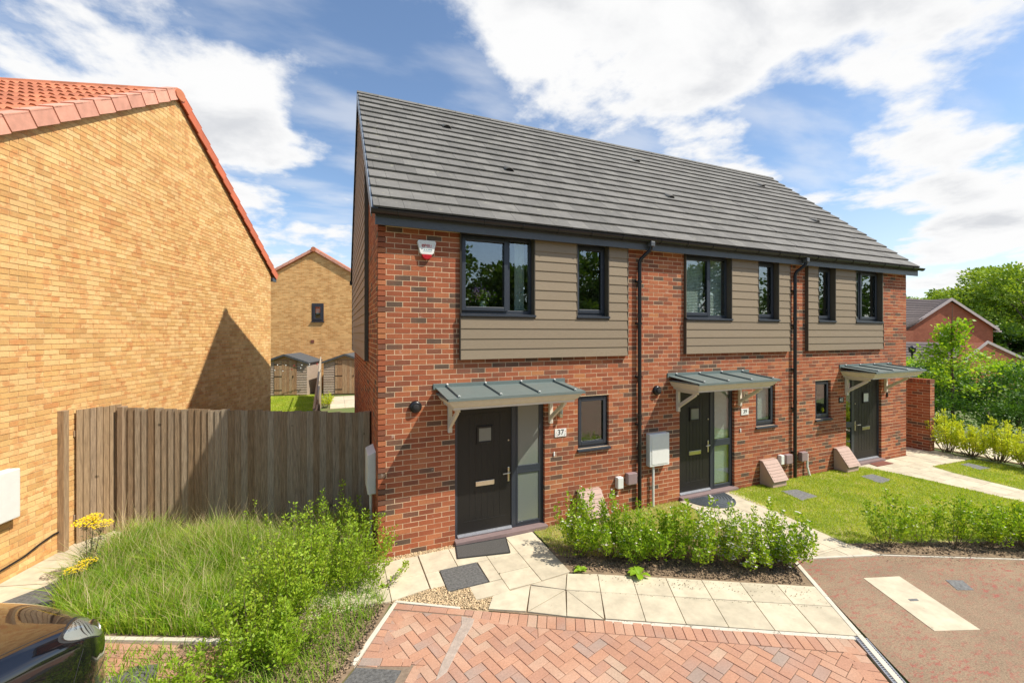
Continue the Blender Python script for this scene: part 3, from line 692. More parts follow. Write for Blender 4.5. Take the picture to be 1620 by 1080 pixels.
# downpipes
def downpipe(h, x):
    p = MB(); p.tube([(x+.13, -.212, 4.755), (x+.13, -.212, 4.66), (x+.11, -.20, 4.60), (x+.02, -.075, 4.47), (x, -.06, 4.40), (x, -.06, .02)], .034, 12)
    d = p.build('downpipe', MT['blackpvc'], h, True)
    MB().box(x+.085, x+.175, -.265, -.16, 4.665, 4.755).build('outlet', MT['fascia'], d, bevel=.01)
    for z in (.55, 1.5, 2.35, 3.3, 4.05): MB().box(x-.058, x+.058, -.062, 0, z, z+.03).build('pipe_clip', MT['blackpvc'], d)
    for z in (1.62, 3.42): MB().lathe((x, -.06, z), Z, [(.04, 0), (.04, .07)], 12).build('pipe_collar', MT['blackpvc'], d)
downpipe(h37, 4.47); downpipe(h39, 8.66)
# alarm box
def rot_front(x, y, z): return Matrix.Translation((x, y, z)) @ FRONT
def alarm(h):
    x0, z1 = .535, 4.475; s = .27
    pts = [(.06,1.0),(.94,1.0),(1.0,.90),(.86,.32),(.78,.25),(.22,.25),(.14,.32),(0,.90)]
    a = MB().extrude([(x0+u*s, -.055, z1-s*1.0+v*s) for u, v in pts], Y*.055).build('alarm_box', MT['white'], h, bevel=.006, label='red and white alarm box high on the brickwork')
    pts = [(.225,.248),(.775,.248),(.74,.12),(.64,.02),(.5,-.02),(.36,.02),(.26,.12)]
    MB().extrude([(x0+u*s, -.062, z1-s+v*s) for u, v in pts], Y*.062).build('alarm_beacon', MT['redplastic'], a, bevel=.006)
    text_mesh('lettering', 'MRM', .066, MT['redink'], a, rot_front(x0+.62*s, -.0565, z1-s+.69*s) @ Matrix.Shear('XY', 4, (.15, 0)), .001, .0)
    text_mesh('lettering', '®', .055, MT['redink'], a, rot_front(x0+.30*s, -.0565, z1-s+.69*s), .001, .001)
    text_mesh('lettering', '◄ ALARMS', .026, MT['blueink'], a, rot_front(x0+.55*s, -.0565, z1-s+.50*s), .001)
    MB().box(x0+.28*s, x0+.75*s, -.0562, -.055, z1-s+.40*s, z1-s+.42*s).build('printed_line', MT['blueink'], a)
alarm(h37)
def plaque(h, x, z, w, hh, s, mat, ink, size, deco=False):
    p = MB().box(x, x+w, -.016, .0, z, z+hh).build('number_plate', MT[mat], h, bevel=.002)
    text_mesh('numeral', s, size, MT[ink], p, rot_front(x+w*.5, -.017, z+hh*.53), .001, .001)
    if deco:
        for k, (u, v) in enumerate(((.1,.3),(.13,.55),(.88,.3),(.9,.62),(.82,.15),(.2,.15))):
            MB().lathe((x+w*u, -.016, z+hh*v), (0,-1,0), [(.007, 0), (.006, .001)], 8).build('painted_flower', MT['redink' if k % 2 else 'ink'], p)
    return p
plaque(h37, 2.78, 1.435, .215, .13, '37', 'white', 'ink', .125, True); plaque(h39, 7.08, 1.475, .21, .13, '39', 'white', 'ink', .11); plaque(h41, 10.28, 1.52, .17, .13, '41', 'signblack', 'white', .13)
def wall_lamp(h, x, z):
    l = MB().box(x-.03, x+.03, -.02, 0, z-.09, z+.09).build('wall_lamp', MT['chrome'], h, bevel=.004)
    MB().lathe((x, -.065, z-.10), Z, [(.028, 0), (.028, .2)], 14).build('lamp_tube', MT['chrome'], l, True)
    MB().lathe((x, -.065, z-.04), Z, [(.0285, 0), (.0285, .08)], 14).build('lamp_glass', MT['frost'], l, True)
wall_lamp(h37, 2.87, 1.86); wall_lamp(h39, 7.16, 1.87)
def vent_cap(h, x, z):
    v = MB().lathe((x, 0, z), (0,-1,0), [(.088, 0), (.088, .03), (.075, .055), (.055, .06)], 24).build('flue_terminal', MT['blackpvc'], h, True)
    MB().lathe((x, -.03, z), (0,-1,0), [(.045, 0), (.045, .05), (.036, .055)], 18).build('flue_mouth', MT['rubber'], v, True)
vent_cap(h37, .515, 2.085); vent_cap(h39, 4.90, 2.095)
def bell(h, x, z): MB().box(x-.012, x+.012, -.02, 0, z-.035, z+.035).build('doorbell', MT['white'], h, bevel=.004)
bell(h37, 2.77, 1.16); bell(h39, 7.06, 1.17)
lk = MB().box(12.19, 12.23, -.03, 0, 1.55, 1.66).build('door_sensor', MT['blackpvc'], h41, bevel=.005)
# tall pale meter box on number 39, low ground boxes, small cable boxes
mbx = MB().box(4.66, 5.11, -.11, 0, .735, 1.325).build('meter_box', MT['white'], h39, bevel=.012, label='tall pale meter box with a white conduit below')
MB().box(4.70, 5.07, -.118, -.11, .775, 1.285).build('meter_door', MT['white'], mbx, bevel=.004)
MB().tube([(4.78, -.055, .735), (4.78, -.055, .0)], .022, 10).build('conduit', MT['white'], mbx, True)
sm = MB().box(-.115, 0, .30, .80, .80, 1.42); sm.v = [(x, y, z-(.05 if (x < -.1 and z > 1.4) else 0)) for x, y, z in sm.v]
smb = sm.build('meter_box', MT['white'], h37, bevel=.01, label='white meter box on the gable wall beside the fence'); MB().tube([(-.06, .45, .80), (-.06, .45, 0)], .022, 10).build('conduit', MT['white'], smb, True)
def ground_box(x, y, name='gas_meter_box', label='', grp=None):
    t = thing(name, (x, y, 0), label, 'meter box', 'sloping gas meter boxes along the wall')
    w, d, hh = .42, .30, .48
    MB().extrude([(x, -.005, 0), (x, -.005, hh), (x, -.09, hh-.01), (x, -.30, .13), (x, -.30, 0)], X*w).build('body', MT['pinkbox'], t, bevel=.015)
    lidv = [Vector((x-.012, -.07, hh+.006)), Vector((x+w+.012, -.07, hh+.006)), Vector((x+w+.012, -.325, .125)), Vector((x-.012, -.325, .125))]
    nn = Vector((0, -.8, .58)).normalized(); MB().extrude(lidv, nn*.018).build('lid', MT['pinkbox'], t, bevel=.006)
    MB().extrude([Vector((x-.012, -.005, hh+.004)), Vector((x-.012, -.07, hh+.004)), Vector((x-.012, -.07, hh+.022)), Vector((x-.012, -.005, hh+.022))], X*(w+.024)).build('lid_top', MT['pinkbox'], t, bevel=.004)
    for k in range(1, 7):
        a = lidv[0].lerp(lidv[3], k/7)+nn*.0185; MB().obox(a+X*.03, X*(w-.04), Vector((0, -.014, -.02)), nn*.007).build('lid_rib', MT['pinkbox'], t)
ground_box(3.2, 0, label='sloping gas meter box below the small window of number 37, behind the flowering hedge')
ground_box(7.62, 0, label='sloping gas meter box beneath the ground floor window of number 39')
ground_box(10.08, 0, label='sloping gas meter box beside the glazed door panel of number 41')
def cable_box(h, x, z, mat='greybox', w=.2): return MB().box(x, x+w, -.09, 0, z, z+.2).build('cable_box', MT[mat], h, bevel=.012)
cable_box(h37, 4.20, .47); cable_box(h39, 8.35, .34); cb = cable_box(h41, 8.85, .34)
cable_box(h37, 3.98, .43, 'white', .12); cable_box(h39, 8.18, .35, 'white', .10)
MB().tube([(9.0, -.05, .50), (9.08, -.05, .48), (9.08, -.05, .20), (9.12, -.08, .0)], .022, 10).build('conduit', MT['white'], cb, True)
# ------------------------------------------------------------------ buff brick house on the left
YB = Vector((-4.219, 1.921, 0)); YD = Vector((.27549, .96131, 0)); YN = Vector((.96131, -.27549, 0))
yh = thing('brick_house', YB+YD*2.5-YN*2, 'large buff brick house with bright terracotta roof at the left edge', 'house')
S0, S1, SA = -1.75, 6.84, 2.56; YE, YA = 5.02, 7.93
YO = YB+YD*S0; LY = S1-S0; UA = SA-S0
def yur(z):
    if z <= YE: return (0, LY)
    f = (z-YE)/(YA-YE); return (UA*f, LY-(LY-UA)*f)
yw = brick_wall(yh, 'gable_wall', YO, YD, YN, 0, LY, -.015, YA, [], MT['ybrick'], MT['ymortar'], 300, thick=.12, urange=yur, gable=[(0, 0), (LY, 0), (LY, YE), (UA, YA), (0, YE)], depth=.08, proud=.006, seed=21)
MB().extrude([YO+YD*(.12)-YN*.12, YO+YD*(LY-.01)-YN*.12, YO+YD*(LY-.01)-YN*9, YO+YD*.12-YN*9], Z*YE).build('far_walls', MT['ybrick'], yh)
yr = MB()
for sgn, ue in ((1, 0), (-1, LY)):
    a = YO+YD*(ue-sgn*.28)+Z*(YE-.19+.0); c = YO+YD*UA+Z*(YA+.0)
    yr.extrude([a+YN*.03, c+YN*.03, c+YN*.03+Z*.03, a+YN*.03+Z*.03], -YN*9.1)
yrf = yr.build('roof', MT['deepred'], yh)
def yslope(near):
    a = YO+YD*(0-.28 if near else LY+.28)+Z*(YE-.16); c = YO+YD*UA+Z*(YA+.06); v = c-a; return a, v.normalized(), v.length
# near slope : interlocking roll tiles
a, e1, ln = yslope(True); n1_ = e1.cross(-YN).normalized(); n1_ = n1_ if n1_.z > 0 else -n1_
def roll_tile(tw, g):
    b = MB(); prof = [(0, .0), (.15, .035), (.3, .045), (.42, .02), (.5, .0), (.62, .03), (.78, .045), (.92, .02), (1, 0)]
    n = len(prof); vs = [(u*tw, 0, h+.022) for u, h in prof]+[(u*tw, g, h) for u, h in prof]+[(u*tw, 0, h) for u, h in prof]
    fs = [(i, i+1, n+i+1, n+i) for i in range(n-1)]+[(2*n+i, 2*n+i+1, i+1, i) for i in range(n-1)]
    return b.add(vs, fs)
tw, nr = .30, 14; g = ln/nr; rt = roll_tile(tw-.006, g+.04).mesh('roll_tile', MT['redtile']); recs = []
for r in range(nr):
    for k in range(28):
        o = a+e1*(r*g)-YN*(.12+k*tw)+YN*.0+n1_*.02
        recs.append((px_size(o, 1), r, k, o))
recs = sorted(recs, key=lambda t: -t[0]); tops = {(r, k) for _, r, k, o in recs if in_view(o) and r > 3}
n = 0; st = MB()
for s, r, k, o in recs:
    ax, ay, az = -YN, e1-n1_*.03, n1_
    m = Matrix.Identity(4)
    for i, v in enumerate((ax, ay, az)):
        for q in range(3): m[q][i] = v[q]
    for q in range(3): m[q][3] = o[q]
    if (r, k) in tops and n < 290: t = link('roof_tile', rt, yrf); t.matrix_basis = m; n += 1
    else: st.add([m @ Vector(v) for v in [tuple(q.co) for q in rt.vertices]], [tuple(p.vertices) for p in rt.polygons])
st.build('tiling', MT['redtile'], yrf, kind='stuff')
for near in (True, False):
    a, e1, ln = yslope(near); nn = e1.cross(YN).normalized(); nn = nn if nn.z > 0 else -nn
    nv = 14; g = ln/nv
    for r in range(nv):
        o = a+e1*(r*g)+YN*.075
        v = MB().obox(o+nn*-.10, -YN*.02, e1*(g-.006), nn*(.20)+e1*0).obox(o+nn*.08, -YN*.20, e1*(g-.006), nn*.03+e1*0)
        v.v = [tuple(Vector(p)+nn*(.018*(1-((Vector(p)-o).dot(e1)/g)))+YN*(.012*(1-((Vector(p)-o).dot(e1)/g)))) for p in v.v]
        v.build('verge_tile', MT['verge' if near else 'deepred'], yrf, bevel=.003)
x = 0.0
ap = YO+YD*UA+Z*(YA+.05)
for k in range(20):
    prof = [(-.14, -.03), (-.10, .05), (-.04, .09), (.04, .09), (.10, .05), (.14, -.03)]
    MB().extrude([ap+YN*(.09-k*.45)+YD*p+Z*q for p, q in prof], -YN*.445).build('ridge_tile', MT['redtile'], yrf)
    if k: MB().tube([ap+YN*(.09-k*.45)+YD*.03+Z*.09, ap+YN*(.09-k*.45)+YD*.03+Z*.125], .008, 5).build('ridge_clip', MT['chrome'], yrf)
MB().extrude([ap+YN*.10+YD*(.15*math.cos(t*math.pi/6))+Z*(.11*math.sin(t*math.pi/6)-.02) for t in range(-3, 10)], -YN*.03).build('ridge_end', MT['redtile'], yrf)
ge = YO+YD*(LY+.02)+Z*(YE-.30); MB().obox(ge, YN*.06, YD*.24, Z*.11).build('gutter_end', MT['anthracite'], yh); MB().obox(ge-YN*9, YN*9, YD*.14, Z*.09).build('gutter', MT['anthracite'], yh)
o = YB+YD*-1.05; ym = MB().obox(o+Z*.80, YD*.42, YN*.14, Z*.62).build('meter_box', MT['white'], yh, bevel=.012, label='white meter box on the buff brick wall')
MB().obox(o+YD*.1+Z*.72, YD*.1, YN*.05, Z*.08).build('conduit', MT['farwall'], ym)
MB().tube([YB+YD*s+YN*.02+Z*z for s, z in ((-1.7, .10), (-1.2, .13), (-.75, .17), (-.45, .20), (-.25, .26), (-.05, .30), (.05, .30))], .013, 6).build('wall_cable', MT['blackpvc'], yh, True)
# ------------------------------------------------------------------ gable house behind the gardens
RU = YN.copy(); RV = Vector((.27549, .96131, 0)); BP = Vector((-1.6, 20.32, 0))
bh = thing('brick_house', BP, 'buff brick gable house standing behind the two garden sheds', 'house')
far_brick('fary', 'far_buff_brick', (.82,.48,.19), (.58,.27,.085), (.66,.47,.24), (YN.x, YN.y))
q = [(-3.75, 0), (-.31, 0), (-.31, 3.86), (.31, 3.86), (.31, 0), (3.75, 0)]
b = MB()
def bwall(u0, u1, z0, z1): b.obox(BP+RU*u0+Z*z0, RU*(u1-u0), RV*.25, Z*(z1-z0))
bwall(-3.75, -.0, -.5, 3.83); bwall(0, 3.75, -.5, 3.83); bwall(-3.75, -.12, 3.83, 4.86); bwall(.52, 3.75, 3.83, 4.86); bwall(-3.75, 3.75, 4.86, 5.62)
b.extrude([BP+RU*-3.75+Z*5.62, BP+RU*3.75+Z*5.62, BP+Z*7.78], RV*.25); b.extrude([BP+RU*-3.75+RV*.26, BP+RU*3.75+RV*.26, BP+RU*3.75+RV*9, BP+RU*-3.75+RV*9], Z*5.6)
b.build('wall', MT['fary'], bh)
r = MB()
for s in (-1, 1):
    A_ = BP+RU*(s*3.95)+Z*5.50-RV*.1; B_ = BP+Z*7.80-RV*.1; r.extrude([A_, B_, B_+Z*.12, A_+Z*.12], RV*9.4)
rfb = r.build('roof', MT['redtile'], bh)
for s in (-1, 1):
    A_ = BP+RU*(s*3.98)+Z*5.50-RV*.13; B_ = BP+Z*7.82-RV*.13; v = B_-A_
    for k in range(12): MB().extrude([A_+v*(k/12), A_+v*((k+.96)/12), A_+v*((k+.96)/12)+Z*.15, A_+v*(k/12)+Z*.17], RV*.12).build('verge_tile', MT['verge'], rfb)
MB().lathe(BP+Z*7.90-RV*.15, RV, [(.14, 0), (.14, 9)], 10).build('ridge', MT['redtile'], rfb)
def lbox(par, name, u0, u1, v0, v1, z0, z1, mat): return MB().obox(BP+RU*u0+RV*v0+Z*z0, RU*(u1-u0), RV*(v1-v0), Z*(z1-z0)).build(name, MT[mat], par)
fw = MB()
for (u0, u1, z0, z1) in ((-.12, -.04, 3.83, 4.86), (.44, .52, 3.83, 4.86), (-.04, .44, 3.83, 3.93), (-.04, .44, 4.76, 4.86)): fw.obox(BP+RU*u0-RV*.02+Z*z0, RU*(u1-u0), RV*.1, Z*(z1-z0))
w_ = fw.build('window', MT['anthracite'], bh)
fw = MB()
for (u0, u1, z0, z1) in ((-.03, .05, 3.94, 4.75), (.35, .43, 3.94, 4.75), (.05, .35, 3.94, 4.02), (.05, .35, 4.67, 4.75)): fw.obox(BP+RU*u0-RV*.05+Z*z0, RU*(u1-u0), RV*.08, Z*(z1-z0))
fw.build('sash', MT['anthracite'], w_); lbox(w_, 'pane', .04, .36, .0, .01, 4.01, 4.68, 'glass'); lbox(w_, 'sill', -.16, .56, -.08, .0, 3.79, 3.825, 'anthracite'); lbox(w_, 'paper_sign', .1, .28, .03, .04, 4.25, 4.55, 'blind'); lbox(w_, 'room_back', -.1, .5, .2, .24, 3.8, 4.86, 'inside')
lbox(bh, 'wall_vent', -.17, .0, -.02, 0, 2.62, 2.79, 'matred')
# ------------------------------------------------------------------ sheds and back gardens
def shed(x, y, label, w=2.15):
    t = thing('garden_shed', (x, y, 0), label, 'shed', 'garden sheds behind the fence'); P0 = Vector((x, y, 0)); hw = w/2; he, ha = 1.68, 2.02; d = 2.0
    dw = .52 if True else 0; dc = .0
    MB().extrude([P0+RU*-hw, P0+RU*hw, P0+RU*hw+Z*he, P0+Z*ha, P0+RU*-hw+Z*he], RV*d).build('shell', MT['shedgrey'], t)
    for sd in (-1, 1):       # overlap boards either side of the door
        z = .04
        while z < he-.05:
            u0, u1 = (-hw, -dw) if sd < 0 else (dw, hw)
            MB().extrude([P0+RU*u0+Z*z-RV*.001, P0+RU*u0+Z*(z+.125)-RV*.004, P0+RU*u0+Z*(z+.02)-RV*.026, P0+RU*u0+Z*z-RV*.026], RU*(u1-u0)).build('weatherboard', MT['shedgrey'], t); z += .125
    dr = MB().obox(P0+RU*(-dw+.02)-RV*.03+Z*.05, RU*(2*dw-.04), RV*.028, Z*1.72).build('door', MT['shed'], t)
    k = 0; u = -dw+.02
    while u < dw-.05: MB().obox(P0+RU*u-RV*.042+Z*.05, RU*.112, RV*.011, Z*(1.72+random.uniform(-.004, .004))).build('plank', MT['shed'], dr); u += .12
    for z in (.25, .95, 1.55): MB().obox(P0+RU*(-dw+.0)-RV*.052+Z*z, RU*.38, RV*.008, Z*.035).build('hinge', MT['blackpvc'], dr)
    MB().obox(P0+RU*(dw-.13)-RV*.06+Z*.9, RU*.03, RV*.018, Z*.12).build('latch', MT['blackpvc'], dr)
    MB().extrude([P0+RU*-dw+Z*1.78-RV*.006, P0+RU*dw+Z*1.78-RV*.006, P0+RU*dw+Z*(he+.15)-RV*.006, P0+Z*(ha-.01)-RV*.006, P0+RU*-dw+Z*(he+.15)-RV*.006], RV*.005).build('gable_board', MT['shed'], t)
    for s in (-1, 1):
        A_ = P0+RU*(s*(hw+.10))+Z*(he-.05)-RV*.14; B_ = P0+Z*(ha+.03)-RV*.14
        MB().extrude([A_, B_, B_+Z*.045, A_+Z*.045], RV*(d+.25)).build('roof', MT['felt'], t)
        MB().extrude([A_-Z*.04, B_-Z*.04, B_+Z*.06, A_+Z*.06], -RV*.02).build('bargeboard', MT['felt'], t)
    return t
shed(-2.86, 18.2, 'grey brown wooden shed on grass with string lights hung across'); shed(-.02, 17.46, 'brown wooden shed behind cream paving, nearest the red brick house', 2.15)
sl_ = thing('string_lights', (-2.4, 17.7, 1.6), 'string of small pale lights drooping across the front of the left shed', 'string lights')
pts = [Vector((-3.6, 17.55, 1.42)), Vector((-2.9, 17.6, 1.32)), Vector((-2.1, 17.5, 1.45)), Vector((-1.35, 17.3, 1.62))]
MB().tube(pts, .006, 5).build('wire', MT['blackpvc'], sl_); pts2 = [Vector((-3.5, 17.6, 1.66)), Vector((-2.4, 17.5, 1.58)), Vector((-1.35, 17.3, 1.66))]; MB().tube(pts2, .006, 5).build('wire', MT['blackpvc'], sl_)
for P_ in (pts, pts2):
    for k in range(7):
        f = k/6*(len(P_)-1); i = min(int(f), len(P_)-2); c = P_[i].lerp(P_[i+1], f-i); MB().lathe(c-Z*.06, Z, [(.012, 0), (.028, .02), (.02, .05)], 7).build('bulb', MT['white' if k % 3 else 'redplastic'], sl_)
gf = thing('garden_fence', (-1.1, 10, 0), 'brown stepped panel fence running back between the two rear gardens', 'fence')
fx = [Vector((-.98, 2.9, 0)), Vector((-1.00, 6.3, 0)), Vector((-1.06, 9.8, 0)), Vector((-1.12, 13.3, 0)), Vector((-1.2, 16.8, 0))]
for k in range(4):
    a, c = fx[k], fx[k+1]; v = c-a; ht = 1.22+.13*k
    nb_ = 14
    for j in range(nb_): MB().obox(a+v*(j/nb_)+Z*.05, v/nb_*.93, X*.02, Z*(ht-.05)).build('board', MT['gate'], gf)
    MB().obox(a+Z*ht, v*.99, X*.05-X*.0, Z*.04).build('capping', MT['pole'], gf); MB().obox(c-Vector((.03,.03,0)), X*.09, Y*.09, Z*(ht+.16)).build('post', MT['pole'], gf)
lp_ = MB().tube([(-.93, 3.2, 1.62), (-1.02, 9.0, 1.86), (-1.15, 16.0, 2.02)], .03, 6).build('leaning_pole', MT['pole']); tag(lp_, 'long pale wooden pole lying along the top of the garden fence', 'pole')
# wheelie bin seen over the fence
bn = thing('wheelie_bin', (-.35, 2.6, 0), 'black wheelie bin lid showing over the wooden fence', 'bin')
MB().extrude([(-.56, 2.42, .1), (-.16, 2.42, .1), (-.12, 2.36, 1.38), (-.60, 2.36, 1.38)], Y*.45).build('body', MT['blackpvc'], bn, bevel=.02); MB().extrude([(-.64, 2.3, 1.38), (-.08, 2.3, 1.38), (-.10, 2.55, 1.50), (-.62, 2.55, 1.50)], Y*.42).build('lid', MT['blackpvc'], bn, bevel=.03)
# ------------------------------------------------------------------ close-boarded fence and gate
FL, FR, GLt = Vector((-3.66, 2.47, 0)), Vector((-.09, 1.13, 0)), Vector((-4.20, 2.10, 0))
fe = thing('wooden_fence', (FL+FR)/2, 'weathered close-boarded wooden fence between buff house and red brick house', 'fence')
v = FR-FL; n_ = Vector((v.y, -v.x, 0)).normalized(); nbd = 37; random.seed(5)
for k in range(nbd):
    a = FL+v*(k/nbd); top = 1.955+(1.855-1.955)*(k/nbd)+random.uniform(-.012, .010); w = v.length/nbd; e = v.normalized()
    y0 = .012+random.uniform(0, .006)
    MB().extrude([a+n_*y0, a+e*(w*1.12)+n_*.0, a+e*(w*1.12)+n_*.008, a+n_*(y0+.017)], Z*top).build('board', MT['fence'], fe)
for zz in (.3, 1.0, 1.6): MB().obox(FL-n_*.06+Z*zz, v, n_*.06, Z*.09).build('rail', MT['fence'], fe)
MB().obox(FR-n_*.05+v.normalized()*-.02, v.normalized()*.10, n_*.10, Z*1.87).build('post', MT['fence'], fe, bevel=.006)
MB().obox(FL-n_*.04-v.normalized()*.05, v.normalized()*.09, n_*.10, Z*1.98).build('post', MT['gate'], fe, bevel=.006)
ga = thing('wooden_gate', GLt, 'tan boarded gate between pale post and grey fence, beside the buff wall', 'gate')
GR = FL+Vector((-.06, .10, 0)); v = GR-GLt; e = v.normalized(); n_ = Vector((v.y, -v.x, 0)).normalized(); v = e*(v.length-.0)
for k in range(7):
    a = GLt+e*.12+(v-e*.12)*(k/7); w = (v.length-.12)/7
    MB().extrude([a+n_*.012, a+e*(w*.985)+n_*.004, a+e*(w*.985)+n_*.014, a+n_*.030], Z*(2.0+random.uniform(-.006, .006))).build('board', MT['gate'], ga)
for zz in (.35, 1.6): MB().obox(GLt+e*.1-n_*.05+Z*zz, v-e*.1, n_*.05, Z*.09).build('rail', MT['gate'], ga)
MB().obox(YB+YD*.02+YN*.005, YN*.09, YD*.08, Z*2.03).build('post', MT['gate'], ga, bevel=.006)
# ------------------------------------------------------------------ ground
gs = MB(); R_ = 700
xs = [-R_, -60, -20, 16.5, 26, 60, R_]; hs = [-.03, -.03, -.03, -.03, -1.5, -1.6, -1.6]
for i in range(6): gs.add([(xs[i], -R_, hs[i]), (xs[i+1], -R_, hs[i+1]), (xs[i+1], R_, hs[i+1]), (xs[i], R_, hs[i])], [(0,1,2,3)])
m, nt, p = material('rough_ground', (.12,.13,.05), .95); c = ramp(nt, noise(nt, .8, 6, .65), [(.3, (.17,.12,.07)), (.5, (.12,.16,.04)), (.7, (.16,.20,.05))]); nt.links.new(c, p.inputs['Base Color']); MT['ground'] = m
gs.build('ground', m, kind='structure')
def sheet(name, poly, z, mat, th=None, kind='structure'): 
    a = sum(poly[i][0]*poly[(i+1) % len(poly)][1]-poly[(i+1) % len(poly)][0]*poly[i][1] for i in range(len(poly)))
    if a < 0: poly = poly[::-1]
    if th: return MB().prism(poly, z-th, z).build(name, MT[mat], kind=kind)
    return MB().add([(x, y, z) for x, y in poly], [tuple(range(len(poly)))]).build(name, MT[mat], kind=kind)
def kerbseg(par, a, b, w, z0, z1, mat='kerb', name='kerb_stone', ln=.9):
    a = Vector((*a, 0)); b = Vector((*b, 0)); d = b-a; L_ = d.length; e = d/L_; nn = Vector((e.y, -e.x, 0)); s = 0
    while s < L_-.02:
        t = min(s+ln, L_); MB().obox(a+e*s+Z*z0, e*(t-s-.005), nn*w, Z*(z1-z0)).build(name, MT[mat], par, bevel=.004); s = t
# tarmac road with worn red patches
m, nt, p = material('red_brown_tarmac', (.16,.12,.10), .92)
st1 = noise(nt, 8.5, 6, .8, (1, 2.2, 1)); lw = noise(nt, .7, 3, .6)
f = M(nt, 'MULTIPLY', M(nt, 'MULTIPLY_ADD', st1, 9, -4.55, clamp=True), M(nt, 'MULTIPLY_ADD', lw, 3.0, -.8, clamp=True))
c = mixc(nt, f, scale_by(nt, (.29,.205,.13), noise(nt, 1.1, 5, .7), .72, 1.2), (.34,.10,.075)); c = scale_by(nt, c, noise(nt, 70, 5, .85), .35, 1.55); nt.links.new(c, p.inputs['Base Color']); bump(nt, p, noise(nt, 90, 3, .8), .5, .006); MT['tarmac'] = m
road = sheet('road', [(5.33, -2.258), (8.2, -2.95), (30, -9.5), (34, -40), (-2, -40), (-1.5, -14), (4.20, -4.06)], -.012, 'tarmac')
ks = thing('kerb', (5, -3, 0), '', ''); 
for k_ in ('label', 'category'): 
    if k_ in ks: del ks[k_]
ks['kind'] = 'structure'
kerbseg(ks, (5.37, -2.22), (4.50, -3.50), .055, -.10, .006); kerbseg(ks, (4.50, -3.50), (3.6, -4.80), .055, -.10, .006)
kerbseg(ks, (5.33, -2.245), (6.60, -2.655), -.035, -.1, .004); kerbseg(ks, (6.60, -2.655), (8.3, -3.50), -.025, -.1, .0); kerbseg(ks, (8.3, -3.50), (14, -6.6), -.025, -.1, .0)
MB().prism([(5.716,-2.88),(6.192,-3.037),(5.767,-3.931),(5.292,-3.754)], -.05, -.007).build('concrete_pad', MT['slab'], road)
MB().prism([(5.704,-3.346),(5.809,-3.383),(5.781,-3.414),(5.683,-3.38)], -.01, -.004).build('marker_plate', MT['iron'], road)
cv = MB(); 
cv.prism([(6.638,-3.306),(6.829,-3.399),(6.678,-3.557),(6.489,-3.478)], -.03, -.008).build('stopcock_cover', MT['iron'], road, bevel=.003)
# front path and fan of cut slabs
def setting(name, loc):
    o = bpy.data.objects.new(name, None); col.objects.link(o); o.location = loc; o['_b'] = list(loc); o['kind'] = 'structure'; return o
path = setting('path', (1.5, -1, 0))
rs = random.Random(3)
def slab(poly, name='slab', par=None, mat='slab', gap=.0035, z=0, th=.04, bev=.003):
    pl = inset([tuple(p) for p in poly], gap)
    if len(pl) < 3 or area(pl) < 2e-4: return None
    return MB().prism(pl, z-th, z+rs.uniform(-.0015, .0015)).build(name, MT[mat], par or path, bevel=bev)
def rect(x0, x1, y0, y1): return [(x0, y0), (x1, y0), (x1, y1), (x0, y1)]
sheet('path_bed', [(-1.2, -.10), (2.34, -.09), (2.34, -1.36), (4.9, -2.76), (4.5, -3.48), (2.17, -2.26), (1.06, -1.60), (.98, -1.39), (.0, -1.02), (-1.2, -.85)], -.02, 'soil')
for x0, x1 in ((-1.29,-.84), (-.84,-.39), (-.39,.06), (.06,.525)):
    sh = -.12*max(0, -x0)
    slab(rect(x0, x1, -.60, -.115-.0*sh)); slab([(x0, -1.02+(.0 if x0 > 0 else -.0)), (x1, -1.02 if x1 < .5 else -.945), (x1, -.60), (x0, -.60)])
slab(rect(.535, .975, -.60, -.10)); slab(rect(.535, .715, -.965, -.60)); slab(rect(.975, 1.42, -.60, -.10)); slab(rect(1.42, 1.87, -.60, -.10))
slab(rect(1.25, 1.42, -1.10, -.60)); slab(rect(.98, 1.42, -1.385, -1.11)); slab(rect(1.42, 1.87, -.98, -.60)); slab(rect(1.42, 1.87, -1.345, -.98))
slab([(1.87, -.69), (2.325, -.69), (2.335, -.085), (1.87, -.10)]); slab([(1.87, -1.335), (2.31, -1.30), (2.325, -.69), (1.87, -.69)])
for pl in ([(1.19,-1.385),(1.70,-1.36),(1.44,-1.80),(1.056,-1.594)], [(1.70,-1.36),(2.24,-1.325),(2.055,-1.62)], [(1.695,-1.375),(2.05,-1.62),(1.45,-1.808)],
           [(2.05,-1.625),(1.82,-2.05),(1.455,-1.81)], [(2.06,-1.63),(2.17,-2.26),(1.82,-2.05)]): slab(pl)
BM = Vector((2.055, -1.625)); BU = Vector((.8765, -.4815)); BV = Vector((-.4815, -.8765))
KL = ((5.37, -2.22), (4.50, -3.50)); 
def half(a, b):  # keep left of a->b looking from a
    ex, ey = b[0]-a[0], b[1]-a[1]; return (-ey, ex, -ey*a[0]+ex*a[1])
def kclip(poly):
    ex, ey = KL[1][0]-KL[0][0], KL[1][1]-KL[0][1]; nx, ny = -ey, ex   # points to +x side
    if nx < 0: nx, ny = -nx, -ny
    return clip([tuple(p) for p in poly], nx, ny, nx*(KL[0][0])+ny*(KL[0][1])-.004)
uj = [.0, .42, .855, 1.28, 1.72, 2.185, 2.62, 3.07, 3.5]
